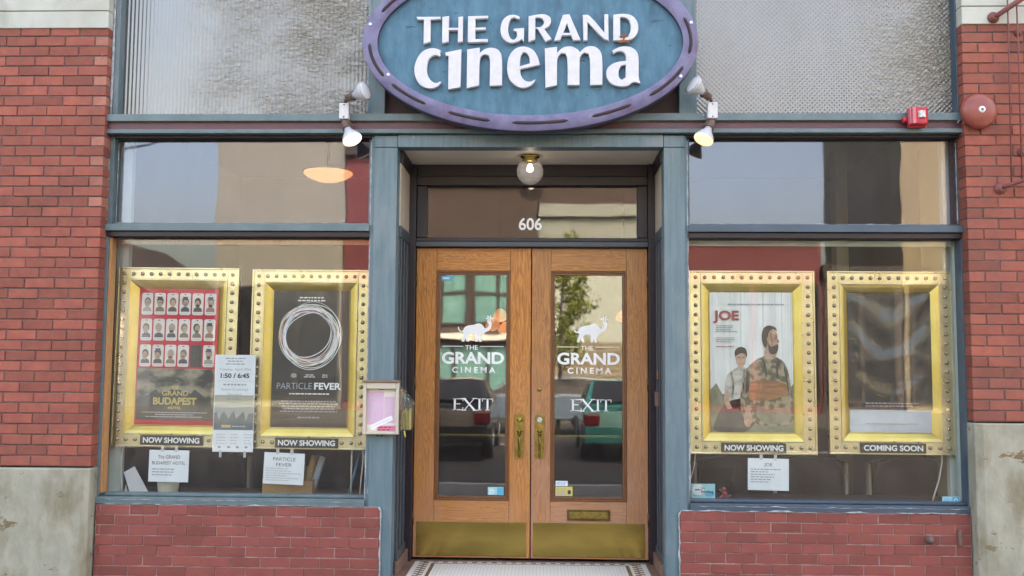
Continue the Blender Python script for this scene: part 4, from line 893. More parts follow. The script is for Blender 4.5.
a.text('PARTICLE', cx - .113, z1 - .735, .050, 'p_silver', wid=.262, bold=-.012); a.text('FEVER', cx + .137, z1 - .735, .050, 'vinyl', wid=.20, bold=.03)
a.lines(cx - .15, cx + .15, z1 - .765, 1, .02, .009, 'vinyl', rnd, True, (1, 1)); a.lines(x0 + .04, x1 - .04, z1 - .82, 5, .019, .008, 'ink_grey', rnd, True, (.75, 1)); a.lines(cx - .1, cx + .1, z1 - .94, 1, .02, .01, 'ink_grey', rnd, True); a.build('poster', root, False)
# 3: two men in a misty wood
root, W, H = F3; a = Art(0.036); x0, x1, z0, z1 = 0.158, W - 0.158, 0.158, H - 0.158; rnd = random.Random(15)
a.rect(x0, x1, z0, z1, 'poster_fog'); a.up()
Pw, Ph = x1 - x0, z1 - z0
U = lambda u, v: (x0 + Pw * u, z0 + Ph * v)
for k in range(13):
    u = rnd.uniform(0.02, .98); wd = rnd.uniform(.004, .012); a.poly([U(u, .2), U(u + wd, .2), U(u + wd * .8 + rnd.uniform(-.01, .01), 1), U(u, 1)], 'p_tree'); a.y -= .00005
a.up()
a.poly([U(q / 14, 0.30 + .05 * math.sin(q * 1.9) - (.06 if 4 < q < 11 else 0)) for q in range(15)] + [U(1, 0), U(0, 0)], 'p_moss'); a.up()
# boy: sitting, shirt
SH = [(.17,.28),(.19,.38),(.22,.42),(.31,.455),(.36,.47),(.44,.455),(.52,.43),(.56,.30),(.52,.18),(.25,.17)]
a.poly(smooth_outline([U(*p) for p in SH], limit=80, sub=4), 'p_shirt'); a.poly(smooth_outline([U(*p) for p in [(.02,.02),(.12,.16),(.28,.23),(.5,.22),(.56,.10),(.4,.0),(.1,.0)]], limit=80, sub=4), 'p_dark')
a.up(); a.rect(U(.335, 0)[0], U(.40, 0)[0], U(0, .455)[1], U(0, .50)[1], 'p_skin'); a.up()
a.poly(smooth_outline([U(*p) for p in [(.312,.545),(.315,.50),(.345,.468),(.38,.462),(.415,.48),(.432,.52),(.43,.56),(.37,.58)]], limit=80, sub=4), 'p_skin'); a.up()
a.poly(smooth_outline([U(*p) for p in [(.30,.535),(.298,.575),(.335,.602),(.385,.607),(.43,.592),(.447,.55),(.435,.528),(.42,.556),(.375,.562),(.33,.55)]], limit=80, sub=4), 'p_hair'); a.up()
for p in ((.352, .530), (.402, .531)): a.ell(*U(*p), .008, .004, 'p_hair', 8)
a.rect(U(.36, 0)[0], U(.395, 0)[0], U(0, .487)[1], U(0, .4905)[1], 'p_red'); a.up()
# man: camouflage jacket, beard, looking right
JK = [(.36,.24),(.40,.36),(.44,.45),(.52,.50),(.60,.53),(.68,.545),(.80,.535),(.90,.49),(.95,.40),(.985,.25),(1.0,.12),(.99,.06),(.60,.05),(.44,.12)]
a.poly(smooth_outline([U(*p) for p in JK], limit=80, sub=4), 'p_camo'); a.up()
a.poly(smooth_outline([U(*p) for p in [(.40,.33),(.62,.37),(.90,.345),(.93,.265),(.66,.225),(.40,.235)]], limit=80, sub=4), 'p_ochre'); a.up()
a.poly(smooth_outline([U(*p) for p in [(.36,.24),(.44,.27),(.50,.19),(.52,.10),(.47,.05),(.40,.09)]], limit=80, sub=4), 'p_camo'); a.up()
a.poly(smooth_outline([U(*p) for p in [(.40,.12),(.43,.155),(.48,.14),(.50,.09),(.46,.035),(.41,.05)]], limit=80, sub=4), 'p_skin')
a.poly(smooth_outline([U(*p) for p in [(.655,.52),(.66,.60),(.68,.63),(.80,.60),(.79,.54),(.74,.525)]], limit=80, sub=4), 'p_skin'); a.up()
a.poly(smooth_outline([U(*p) for p in [(.655,.62),(.65,.68),(.68,.725),(.76,.738),(.805,.71),(.815,.67),(.838,.645),(.82,.635),(.815,.60),(.79,.57),(.73,.575)]], limit=80, sub=4), 'p_skin'); a.up()
a.poly(smooth_outline([U(*p) for p in [(.635,.63),(.625,.69),(.65,.742),(.71,.762),(.79,.748),(.81,.722),(.76,.735),(.715,.715),(.70,.67),(.69,.62),(.66,.60)]], limit=80, sub=4), 'p_hair')
a.poly(smooth_outline([U(*p) for p in [(.70,.645),(.735,.612),(.79,.622),(.822,.628),(.822,.60),(.80,.565),(.75,.555),(.71,.575)]], limit=80, sub=4), 'p_hair'); a.up()
for P_, m_ in (([(.44,.44),(.47,.40),(.46,.30),(.42,.27),(.425,.36)], 'p_dark'), ([(.60,.53),(.66,.50),(.68,.40),(.665,.39),(.64,.49)], 'p_dark'), ([(.82,.52),(.79,.46),(.80,.38),(.815,.38),(.82,.46),(.86,.50)], 'p_dark'), ([(.90,.48),(.93,.38),(.95,.27),(.935,.27),(.91,.37),(.885,.46)], 'p_dark'), ([(.24,.42),(.265,.34),(.25,.24),(.27,.24),(.285,.34),(.26,.43)], 'p_sepia'), ([(.40,.45),(.385,.36),(.40,.25),(.415,.25),(.405,.36),(.42,.44)], 'p_sepia'), ([(.18,.30),(.16,.22),(.20,.16),(.26,.17),(.22,.22),(.22,.29)], 'p_skin'), ([(.55,.20),(.70,.16),(.90,.18),(.97,.10),(.80,.06),(.60,.08)], 'p_moss')):
    a.poly(smooth_outline([U(*p) for p in P_], limit=70, sub=3), m_)
a.up()
a.rect(U(.785, 0)[0], U(.815, 0)[0], U(0, .682)[1], U(0, .688)[1], 'p_hair'); a.ell(*U(.70, .662), .010, .018, 'p_skin', 10); a.ell(*U(.792, .668), .008, .004, 'p_dark', 8); a.poly([U(.815, .665), U(.836, .645), U(.812, .640)], 'p_ochre'); a.poly(smooth_outline([U(*p) for p in [(.72,.70),(.735,.66),(.74,.62),(.755,.62),(.752,.67),(.74,.715)]], limit=70, sub=3), 'p_ochre')
a.text('JOE', x0 + Pw * .195, z1 - .205, .070, 'p_red', wid=.19, bold=.035)
a.lines(x0 + Pw * .22, x1 - .06, z1 - .085, 1, .02, .008, 'ink_grey', rnd, False, (.95, 1))
a.lines(x0 + .045, x0 + .22, z1 - .245, 4, .014, .006, 'ink_grey', rnd); a.lines(x0 + .045, x0 + .22, z1 - .335, 3, .014, .006, 'ink_grey', rnd); a.lines(x0 + .045, x0 + .2, z1 - .40, 1, .014, .006, 'p_red', rnd)
a.build('poster', root, False)
# 4: crumpled black sheet with a pale foot
root, W, H = F4; a = Art(0.036); x0, x1, z0, z1 = 0.150, W - 0.150, 0.158, H - 0.158; rnd = random.Random(19)
a.rect(x0, x1, z0, z0 + .1645, 'p_silver'); a.up()
nu, nv = 30, 44; vs = []
for q in range(nv + 1):
    v_ = q / nv; row = []
    for p_ in range(nu + 1):
        u_ = p_ / nu; c_ = abs(2 * u_ - 1)
        dy = .010 * math.sin(9.5 * (v_ - .30 * c_ ** 1.5) * 2.0 + .8) * (.35 + .65 * v_) + .012 * math.exp(-((v_ - .86 - .10 * c_) / .05) ** 2) * c_ + .004 * math.sin(17 * u_ + 9 * v_) * v_ + .009 * math.exp(-((v_ - .43 + .03 * math.sin(7 * u_)) / .055) ** 2)
        row.append((x0 + (x1 - x0) * u_, 0.030 - dy * min(1, 8 * (1 - v_), 8 * v_, 9 * u_, 9 * (1 - u_)), z0 + .165 + (z1 - z0 - .165) * v_))
    vs.append(row)
k0 = len(a.b.v); mi_ = a.mi('crumpled')
for row in vs: a.b.v += row
for q in range(nv):
    for p_ in range(nu):
        b0 = k0 + q * (nu + 1) + p_; a.b.face((b0, b0 + 1, b0 + nu + 2, b0 + nu + 1), mi_, True)
a.y = 0.022
a.lines(x0 + .12, x1 - .08, z0 + .215, 2, .02, .008, 'ink_grey', rnd, False, (.8, 1)); a.lines(x0 + .1, x1 - .1, z0 + .065, 1, .02, .006, 'ink_grey', rnd, True, (.9, 1)); a.build('poster', root, False)

# ------------------------------------------------------------------ papers taped to the glass
def sheet(name, x0, x1, z0, z1, label, cat, tilt, group, fn, y=0.1075, mat='paper'):
    root = thing(name, ((x0 + x1) / 2, y, (z0 + z1) / 2), label, cat, group); root.rotation_euler = (0, R(tilt), 0)
    w2, h2 = (x1 - x0) / 2, (z1 - z0) / 2
    MB().box(-w2, w2, 0, 0.0012, -h2, h2).build('sheet', mat, root, world=False)
    a = Art(-0.0004); fn(a, w2, h2); a.build('print', root, False); return root
def tapes(a, w2, h2):
    for q in (-.35, .35): a.b.box(w2 * q - .011, w2 * q + .011, -.0006, .0006, h2 - .012, h2 + .03, a.mi('ink_pale'))
rn = random.Random(8)
def n1(a, w2, h2): tapes(a, w2, h2); a.up(); a.text('The GRAND', .0, h2 - .062, .027, 'ink', wid=.165); a.text('BUDAPEST HOTEL', 0, h2 - .106, .025, 'ink', wid=.25); a.lines(-w2 + .025, w2 - .02, h2 - .135, 3, .021, .008, 'ink_grey', rn)
def n2(a, w2, h2): tapes(a, w2, h2); a.up(); a.text('PARTICLE', .0, h2 - .058, .027, 'ink', wid=.165); a.text('FEVER', 0, h2 - .098, .025, 'ink', wid=.115); a.lines(-w2 + .02, w2 - .015, h2 - .112, 6, .017, .007, 'ink_pale', rn)
def n3(a, w2, h2): tapes(a, w2, h2); a.up(); a.text('JOE', .0, h2 - .055, .025, 'ink', wid=.058); a.lines(-w2 + .02, w2 - .04, h2 - .075, 6, .018, .007, 'ink_grey', rn)
NG = 'white typed notices under the poster frames'
sheet('typed_notice', -2.81, -2.512, 0.648, 0.880, 'white typed notice taped under the far left gold frame, three lines below its heading', 'notice', 0.5, NG, n1)
sheet('typed_notice', -1.955, -1.655, 0.640, 0.868, 'white typed notice in front of the cardboard box with a two line heading', 'notice', 2.0, NG, n2)
sheet('typed_notice', 1.578, 1.872, 0.635, 0.863, 'white typed notice with a three letter heading in the right window', 'notice', 0.8, NG, n3)
M['dusk_sky'] = mk('print_dusk_sky', (0.46, 0.40, 0.26), (0.30, 0.33, 0.36), 2, rough=0.5, stretch=(.3, 1, 3)); M['dusk_hill'] = mk('print_dusk_hill', (0.085, 0.12, 0.15), (0.14, 0.17, 0.18), 7, rough=0.5)
def fly(a, w2, h2):
    for q in (-.6, .6): a.b.box(w2 * q - .009, w2 * q + .009, -.0006, .0006, -h2 - .04, -h2 + .01, a.mi('ink_pale'))
    a.rect(-w2 + .004, w2 - .004, -h2 + .16, -h2 + .415, 'dusk_sky'); a.lines(-.08, .08, h2 - .022, 3, .021, .008, 'ink_grey', rn, True, (.7, 1)); a.up()
    a.text('Tuesday, April 29th', 0, h2 - .115, .018, 'ink_grey', wid=.24); a.text('1:50 / 6:45', 0, h2 - .170, .034, 'ink', wid=.215, bold=.035)
    a.text('Special Screenings', 0, h2 - .262, .017, 'ink_grey', wid=.20); a.text('This week', 0, h2 - .300, .016, 'ink_grey', wid=.11); a.lines(-.09, .09, h2 - .215, 1, .02, .011, 'ink_grey', rn, True, (.9, 1))
    for zz in (h2 - .195, h2 - .32): a.rect(-w2 + .02, w2 - .02, zz, zz + .0025, 'ink_pale')
    zb = -h2 + .16
    pts = [(-w2 + .004, zb), (w2 - .004, zb)] + [(w2 - .004 - (2 * w2 - .008) * i / 16, zb + .11 + .03 * math.sin(i * 1.7) + .02 * math.cos(i * 3.3)) for i in range(17)]
    a.poly(pts, 'dusk_hill'); a.text('Sierra', -.01, h2 - .375, .034, 'ink_grey', wid=.085) if False else None; a.up()
    a.lines(-.06, .04, -h2 + .395, 2, .03, .014, 'ink_grey', rn, True, (.6, .9)); a.rect(-.09, -.02, zb + .018, zb + .036, 'p_gold'); a.lines(-.01, .12, zb + .03, 1, .01, .007, 'ink_pale', rn)
    for q in (-.125, -.02, .08): a.lines(q, q + .07, -h2 + .13, 4, .022, .006, 'ink_pale', rn)
    for q in (-.10, -.03, .035, .10): a.ell(q, -h2 + .035, .012, .009, 'ink_grey', 8)
sheet('tall_flyer', -2.338, -2.036, 0.872, 1.585, 'tall white flyer with a dusk landscape picture taped between the two left frames', 'flyer', 0.2, None, fly, y=0.104)
def nosm(a, w2, h2):
    a.ell(-w2 + .05, .008, .042, .042, 'paper', 20); a.ell(w2 - .04, -h2 + .028, .034, .018, 'cyan_deep', 14); a.up(); a.text('No', w2 - .088, .012, .020, 'ink', wid=.026); a.text('Smoking', w2 - .058, -.014, .020, 'ink', wid=.09, bold=.03); a.rect(-w2 + .026, -w2 + .062, .004, .012, 'ink'); a.rect(-w2 + .064, -w2 + .076, .004, .012, 'ink_pale'); a.lines(-w2 + .012, 0, -h2 + .022, 1, .01, .007, 'cyan_deep', rn)
sheet('no_smoking_card', 1.170, 1.341, 0.576, 0.678, 'pale cyan no smoking card in the lower left corner of the right window', 'card', 0, None, nosm, y=0.103, mat='cyan_card')
def blu(a, w2, h2): a.rect(.01, w2 - .002, -h2 + .004, h2 - .004, 'cyan_deep'); a.up(); a.lines(-w2 + .01, 0, h2 - .015, 3, .014, .006, 'cyan_deep', rn); a.strip([(.02, -.01), (.035, .012), (.05, -.008)], .006, 'paper')
sheet('blue_sticker', 2.952, 3.075, 0.562, 0.608, 'small blue and white sticker in the lower right corner of the right window', 'sticker', 0, None, blu, y=0.0915, mat='cyan_card')
rd = Art(0.1035); rd.ell(1.405, 0.645, .012, .012, 'p_red', 10); rd.ell(1.412, 0.605, .018, .022, 'p_red', 10); rd.strip([(1.365, .575), (1.40, .60), (1.43, .585), (1.455, .60)], .009, 'p_red'); rd.strip([(1.40, .62), (1.37, .64)], .008, 'p_red'); rd.strip([(1.345, .568), (1.47, .568)], .006, 'p_red')
tag(rd.build('red_decal'), 'small red decal on the glass beside the no smoking card', 'decal')

# leaflet case on the left pilaster
lc = thing('leaflet_case', (-1.065, -0.03, 1.02), 'cream framed notice case with pink leaflets on the left blue pilaster', 'notice case')
cx0, cx1, cz0, cz1 = -1.196, -0.937, 1.022, 1.392
b = MB(); b.box(cx0, cx1, -0.03, -0.022, cz0, cz1); 
for q in ((cx0, cx0 + .022, cz0, cz1), (cx1 - .022, cx1, cz0, cz1), (cx0 + .0225, cx1 - .0225, cz0, cz0 + .022), (cx0 + .0225, cx1 - .0225, cz1 - .045, cz1)): b.box(q[0], q[1], -0.072, -0.0305, q[2], q[3])
b.build('case_frame', 'cream', lc, 0.004)
MB().box(cx0 - .008, cx1 + .008, -0.085, -0.022, cz1 + .001, cz1 + .016).build('top_ledge', 'step_brown', lc, 0.003)
a = Art(-0.0315); a.rect(cx0 + .0235, cx1 - .0235, cz0 + .0235, cz1 - .046, 'paper_warm'); a.up(); a.rect(-1.178, -1.052, 1.09, 1.325, 'pink_paper'); a.rect(-1.048, -0.972, 1.10, 1.29, 'pink_paper'); a.rect(-1.10, -0.965, 1.046, 1.082, 'pink_deep'); a.up()
a.lines(-1.17, -1.06, 1.315, 12, .018, .005, 'ink_pale', rn, False, (.7, 1)); a.lines(-1.042, -0.978, 1.275, 9, .018, .005, 'ink_pale', rn, False, (.7, 1)); a.lines(-1.09, -.97, 1.075, 2, .018, .01, 'p_red', rn); a.rect(-1.09, -1.05, 1.336, 1.343, 'ink_grey'); a.up()
a.strip([(-1.145, 1.066), (-0.99, 1.14)], .034, 'paper'); a.up(); a.strip([(-1.13, 1.073), (-1.005, 1.133)], .004, 'ink_pale'); a.build('leaflets', lc)
b = MB()
for q in (-1.09, -1.06): b.lathe([(0, .01), (.012, .01)], (q, -0.055, cz0 - .002), (0, 0, -1), 10)
b.build('clasp', 'groove', lc)
lh = thing('leaflet_holder', (-0.93, -0.02, 1.05), 'clear plastic leaflet holder with yellow leaflets beside the notice case', 'leaflet holder')
b = MB(); b.box(-0.932, -0.928, -0.075, 0.06, 1.05, 1.36); b.prism([(-0.926, 1.05), (-0.852, 1.05), (-0.838, 1.25), (-0.926, 1.35)], 'y', -0.074, -0.070); b.prism([(-0.926, 1.05), (-0.852, 1.05), (-0.838, 1.25), (-0.926, 1.35)], 'y', 0.054, 0.058); b.box(-0.926, -0.853, -0.069, 0.053, 1.052, 1.056); b.build('acrylic_pocket', 'acrylic', lh)
b = MB()
for i in range(6): b.box(-0.915 + i * .010, -0.911 + i * .010, -0.062, 0.045, 1.058, 1.185 + .01 * (i % 3))
b.build('leaflet_stack', 'yellow_paper', lh)
b = MB(); b.tube([(-0.90, -0.05, 1.05), (-0.895, -0.052, 1.03), (-0.89, -0.05, 1.005)], .006, 6); b.build('string', 'yellow_paper', lh)

# ------------------------------------------------------------------ things inside the windows
def chair(x, y, rot, label, first=True, sc=1.0):
    r_ = thing('lobby_chair', (x, y, -0.03), label, 'chair', 'dark chairs in the lobby'); r_.rotation_euler = (0, 0, R(rot))
    b = MB(); arc = [(0.30 * math.sin(R(q)) * .98, 0.06 - 0.06 * math.cos(R(q))) for q in range(-80, 81, 10)]
    rr_ = []
    for t_, yy in ((0.40, 0.0), (0.42, -.02), (0.70, -.05), (0.78, -.055), (0.80, -.04)):
        top = [(px * (1 - .1 * (t_ > .77)), py + yy, t_ + (0.05 * (1 - (px / .3) ** 2) if t_ > .5 else 0)) for px, py in arc]; rr_.append(top + [(px * .97, py + yy + .05, pz - .003) for px, py, pz in reversed(top)])
    b.rings(rr_); b.build('backrest', 'uphol', r_, world=False)
    b = MB(); b.tube([(.31 * math.sin(R(q)), .06 - .06 * math.cos(R(q)) - .04, .805 + .05 * (1 - math.sin(R(q)) ** 2)) for q in range(-88, 89, 8)], .006, 6); b.build('piping', 'socket', r_, world=False)
    for s in (-1, 1):
        b = MB(); b.prism([(s * .305, -.02), (s * .33, -.02), (s * .33, .05), (s * .305, .05)], 'z', 0.40, 0.80); b.build('side_post', 'beige_trim', r_, 0.006, world=False)
        for yy in (.04, .50):
            b = MB(); b.tube([(s * .27, yy, .40), (s * .29, yy + .01, 0.0)], [.018, .013], 8); b.build('leg', 'chair_leg', r_, world=False)
    b = MB(); b.box(-.29, .29, .03, .54, .40, .47); b.build('seat', 'uphol', r_, 0.02, world=False)
    return r_
chair(1.62, 0.80, 2, 'dark upholstered lobby chair behind the three letter notice, nearest the doors on the right')
chair(2.18, 0.82, -3, 'dark upholstered lobby chair between the two right gold frames')
chair(3.0, 0.84, 3, 'dark upholstered lobby chair behind the far right gold frame, nearest the brick')
chair(-2.60, 0.86, -4, 'dark upholstered lobby chair behind the leaning white card in the left window')
b = MB(); b.prism([(-3.0, .549), (-2.855, .549), (-2.972, .745), (-3.052, .70)], 'y', 0.235, 0.243)
tag(b.build('white_card', 'paper', None, 0.001), 'blank white card leaning in the left corner of the left window', 'card')
b = MB(); b.prism([(-3.05, .549), (-3.025, .549), (-3.038, .61)], 'y', 0.25, 0.258)
tag(b.build('paper_scrap', 'paper'), 'tiny pointed white paper scrap in the left window corner', 'paper')
b = MB(); b.lathe([(0, .068), (.004, .072), (.085, .082), (.087, .078), (.010, .066)], (-2.722, 0.27, 0.549), (0, 0, 1), 24)
tag(b.build('white_tub', 'paper_warm'), 'small cream tub standing under the far left notice', 'tub')
cb = thing('cardboard_box', (-1.81, 0.33, 0.549), 'open cardboard box holding rolled papers in the left window', 'box')
b = MB(); x0, x1, y0, y1, z0, z1 = -2.005, -1.63, 0.26, 0.46, 0.549, 0.648
b.box(x0, x1, y0, y0 + .006, z0, z1); b.box(x0, x1, y1 - .006, y1, z0, z1 + .09); b.box(x0, x0 + .006, y0 + .0065, y1 - .0065, z0, z1); b.box(x1 - .006, x1, y0 + .0065, y1 - .0065, z0, z1); b.box(x0 + .0065, x1 - .0065, y0 + .0065, y1 - .0065, z0 + .001, z0 + .006)
b.build('carton', 'card', cb)
for i, (q, dx, h_, mt) in enumerate(((-1.70, .05, .27, 'card'), (-1.655, .07, .26, 'p_silver'), (-1.76, .02, .22, 'p_shirt'), (-1.83, -.01, .20, 'p_dark'))):
    tag(MB().tube([(q, 0.36, 0.557), (q + dx, 0.40, 0.557 + h_)], .026, 12).build('paper_roll', mt), ['brown paper roll standing in the cardboard box', 'silver grey paper roll nearest the right side of the cardboard box', 'pale grey paper roll in the middle of the cardboard box', 'dark paper roll at the back left of the cardboard box'][i], 'paper roll', 'paper rolls in the cardboard box')
for i, (pts, rad, label) in enumerate((
    ([(-3.035, .2, 1.0), (-3.045, .19, .89), (-3.055, .19, .75), (-3.045, .19, .62), (-3.043, .19, .551)], .006, 'cream cord hanging under the far left gold frame'),
    ([(-1.322, .2, .92), (-1.322, .19, .75), (-1.321, .19, .552)], .006, 'straight cream cord behind the blue stick in the left window'),
    ([(-1.238, .2, .92), (-1.236, .19, .80), (-1.25, .19, .65), (-1.256, .19, .552)], .0055, 'bowed cream cord next to the left pilaster'),
    ([(1.222, .2, .92), (1.205, .19, .80), (1.178, .19, .70), (1.172, .19, .551)], .0045, 'thin cream cord behind the no smoking card'),
    ([(2.998, .2, .93), (3.0, .19, .85), (2.975, .19, .72), (2.935, .19, .60), (2.922, .19, .551)], .0055, 'cream cord hanging under the far right gold frame'))):
    tag(MB().tube(pts, rad, 8).build('hanging_cord', 'cord'), label, 'cord', 'cream cords below the frames')
tag(MB().tube([(-1.345, .22, .551), (-1.275, .30, .88)], .010, 8).build('blue_stick', 'pole_blue'), 'slanting blue stick in the right end of the left window', 'stick')
bl = thing('ceiling_bowl_lamp', (-1.868, 1.6, 3.56), 'amber glowing ceiling bowl lamp seen through the left upper window', 'lamp')
b = MB(); b.lathe([(0, .05), (.02, .05), (.03, .01), (.27, .01)], (-1.868, 1.6, 3.565), (0, 0, -1), 14); b.build('stem', 'brass_old', bl)
b = MB(); b.lathe([(-.0005, .215), (.012, .222), (.03, .205), (.055, .165), (.08, .10), (.09, .04), (.092, .001)], (-1.868, 1.6, 3.262), (0, 0, -1), 36); b.build('glass_bowl', 'lit_glow', bl)
b = MB(); b.lathe([(0, .205), (.006, .228), (.012, .228)], (-1.868, 1.6, 3.275), (0, 0, -1), 36); b.build('rim', 'brass_old', bl)
pd = thing('pendant_lamp', (-0.33, 2.5, 3.56), 'cluster pendant lamp glowing orange behind the left door glass', 'lamp')
b = MB(); b.tube([(-0.33, 2.5, 3.56), (-0.33, 2.5, 2.07)], .006, 6); b.build('cord', 'chair_leg', pd)
for dx, dz in ((0, 0), (-.07, -.09), (.05, -.13)):
    b = MB(); b.lathe([(-.08, .02), (-.05, .05), (0, .075), (.03, .06), (.05, .02), (.055, .001)], (-0.33 + dx, 2.5 + dx, 2.0 + dz), (0, 0, -1), 18); b.build('lamp_shade', 'lit_pend', pd)
pd = thing('pendant_lamp', (0.889, 2.5, 3.56), 'single pendant lamp glowing orange at the right edge of the right door glass', 'lamp')
b = MB(); b.tube([(0.889, 2.5, 3.56), (0.889, 2.5, 2.08)], .006, 6); b.build('cord', 'chair_leg', pd)
b = MB(); b.lathe([(-.08, .02), (-.05, .05), (0, .085), (.03, .07), (.05, .02), (.055, .001)], (0.889, 2.5, 2.0), (0, 0, -1), 18); b.build('lamp_shade', 'lit_pend', pd)

# ------------------------------------------------------------------ across the street (seen in the glass)
M['st_beige'] = mk('street_beige', (0.25, 0.262, 0.252), (0.235, 0.245, 0.236), 1, rough=0.8); M['st_pale'] = mk('street_pale', (0.33, 0.385, 0.37), (0.30, 0.355, 0.34), 1, rough=0.8)
M['st_red'] = mk('street_red', (0.16, 0.032, 0.042), (0.135, 0.03, 0.04), 2, rough=0.7); M['st_brown'] = mk('street_brown', (0.065, 0.05, 0.05), (0.085, 0.066, 0.065), 2, rough=0.8)
M['st_blue'] = mk('street_blue_grey', (0.11, 0.14, 0.19), (0.09, 0.12, 0.165), 2, rough=0.8); M['st_cream'] = mk('street_cream', (0.55, 0.47, 0.32), (0.5, 0.42, 0.28), 1, rough=0.8)
M['st_tan'] = mk('street_tan', (0.27, 0.235, 0.165), (0.25, 0.215, 0.15), 1, rough=0.8); M['st_siding'] = mk('street_siding', (0.22, 0.19, 0.14), (0.17, 0.15, 0.11), 6, rough=0.8, stretch=(.2, 1, 3)); M['st_trim'] = mk('street_trim', (0.62, 0.62, 0.60), rough=0.7)
M['st_frame'] = mk('street_dark_frame', (0.025, 0.022, 0.025), rough=0.5); M['st_teal'] = mk('street_teal_pane', (0.13, 0.30, 0.30), (0.10, 0.25, 0.26), 1, rough=0.15); M['st_pane'] = mk('street_dark_pane', (0.02, 0.022, 0.027), rough=0.15, spec=0.12)
SY = -26.0
def block(name, label, x0, x1, h, wall, wins=(), depth=9, roof='flat', pane='st_pane', frame='st_trim', extra=None):
    r_ = thing(name, ((x0 + x1) / 2, SY, 0), label, 'building', None)
    b = MB(); b.box(x0, x1, SY - depth, SY, 0.001, h); b.build('wall', wall, r_)
    if roof == 'flat':
        b = MB(); b.box(x0, x1, SY + .002, SY + .22, h - .35, h + .1); b.box(x0, x1, SY - depth, SY, h + .003, h + .1); b.build('cornice', frame, r_)
    else:
        b = MB(); xm = (x0 + x1) / 2; b.prism([(x0 - .5, h - .1), (xm, h + 2.2), (x1 + .5, h - .1), (x1 + .5, h + .12), (xm, h + 2.5), (x0 - .5, h + .12)], 'y', SY - depth, SY + .5); b.prism([(x0, h + .003), (x1, h + .003), (xm, h + 1.9)], 'y', SY - .3, SY - .003); b.build('gable_roof', 'st_brown', r_)
    for (wx0, wx1, wz0, wz1, nx, nz) in wins:
        t_ = .09; b = MB(); b.box(wx0, wx0 + t_, SY + .003, SY + .1, wz0, wz1); b.box(wx1 - t_, wx1, SY + .003, SY + .1, wz0, wz1)
        b.box(wx0 + t_, wx1 - t_, SY + .003, SY + .1, wz0, wz0 + t_); b.box(wx0 + t_, wx1 - t_, SY + .003, SY + .1, wz1 - t_, wz1)
        for i in range(1, nx): xx = wx0 + (wx1 - wx0) * i / nx; b.box(xx - .06, xx + .06, SY + .003, SY + .09, wz0 + t_, wz1 - t_)
        for i in range(1, nz): zz = wz0 + (wz1 - wz0) * i / nz; b.box(wx0 + t_, wx1 - t_, SY + .003, SY + .08, zz - .06, zz + .06)
        wf = b.build('window', frame, r_); b = MB(); b.box(wx0 + t_, wx1 - t_, SY + .003, SY + .03, wz0 + t_, wz1 - t_); b.build('pane', pane, wf)
    return r_
block('gabled_house', 'blue grey gabled house across the street at the left end', -20, -13.6, 3.9, 'st_blue', [(-19, -17.6, .8, 3.2, 2, 2), (-16, -14.6, .8, 3.2, 2, 2)], roof='gable')
block('plain_block', 'tall plain beige block across the street', -11.4, -6.9, 12.5, 'st_beige', [(-11.3, -7.0, .3, 4.3, 3, 1)], frame='st_frame')
block('narrow_shop', 'narrow red shop building across the street beside the beige block', -6.85, -4.7, 9.2, 'st_red', [(-6.8, -4.75, .3, 4.3, 2, 1)], frame='st_frame')
bt = block('teal_window_building', 'dark brown building with large teal shop windows across the street', -4.65, -0.12, 8.4, 'st_brown', [(-4.5, -2.6, 2.95, 5.2, 2, 2), (-2.5, -0.6, 2.95, 5.2, 2, 2), (-4.4, -0.6, .3, 2.3, 3, 1)], pane='st_teal', frame='st_frame')
b = MB(); b.box(-4.6, -0.2, SY + .11, SY + .5, 2.42, 2.62); b.build('sign_band', 'st_trim', bt)
pb = block('pale_building', 'pale green grey building with a low timber clad ground floor across the street', -0.08, 4.9, 7.2, 'st_pale', [(3.3, 4.5, 3.4, 5.4, 1, 2)], frame='st_pale')
MB().box(-0.08, 4.9, SY - 8, SY - .4, 7.31, 9.4).build('upper_storey', 'st_brown', pb)
b = MB()
for i in range(11): b.box(-0.05, 4.85, SY + .003, SY + .06, .1 + i * .21, .295 + i * .21)
b.build('timber_cladding', 'st_siding', pb)
block('red_shop', 'low red shop building across the street', 4.95, 9.6, 6.2, 'st_red', [(5.1, 7.2, .3, 4.4, 2, 1), (7.4, 9.5, .3, 4.4, 2, 1)], frame='st_frame')
block('brown_block', 'dark brown low shop across the street between the red shop and the tan tower', 9.65, 12.3, 4.9, 'st_brown', [(9.8, 12.1, .3, 4.3, 2, 1)], frame='st_frame')
block('tan_tower', 'tall tan building across the street at the right end', 12.4, 19, 11.5, 'st_tan', [(12.6, 15.5, .3, 4.4, 3, 1), (16.0, 18.6, .3, 4.4, 3, 1)], frame='st_frame')

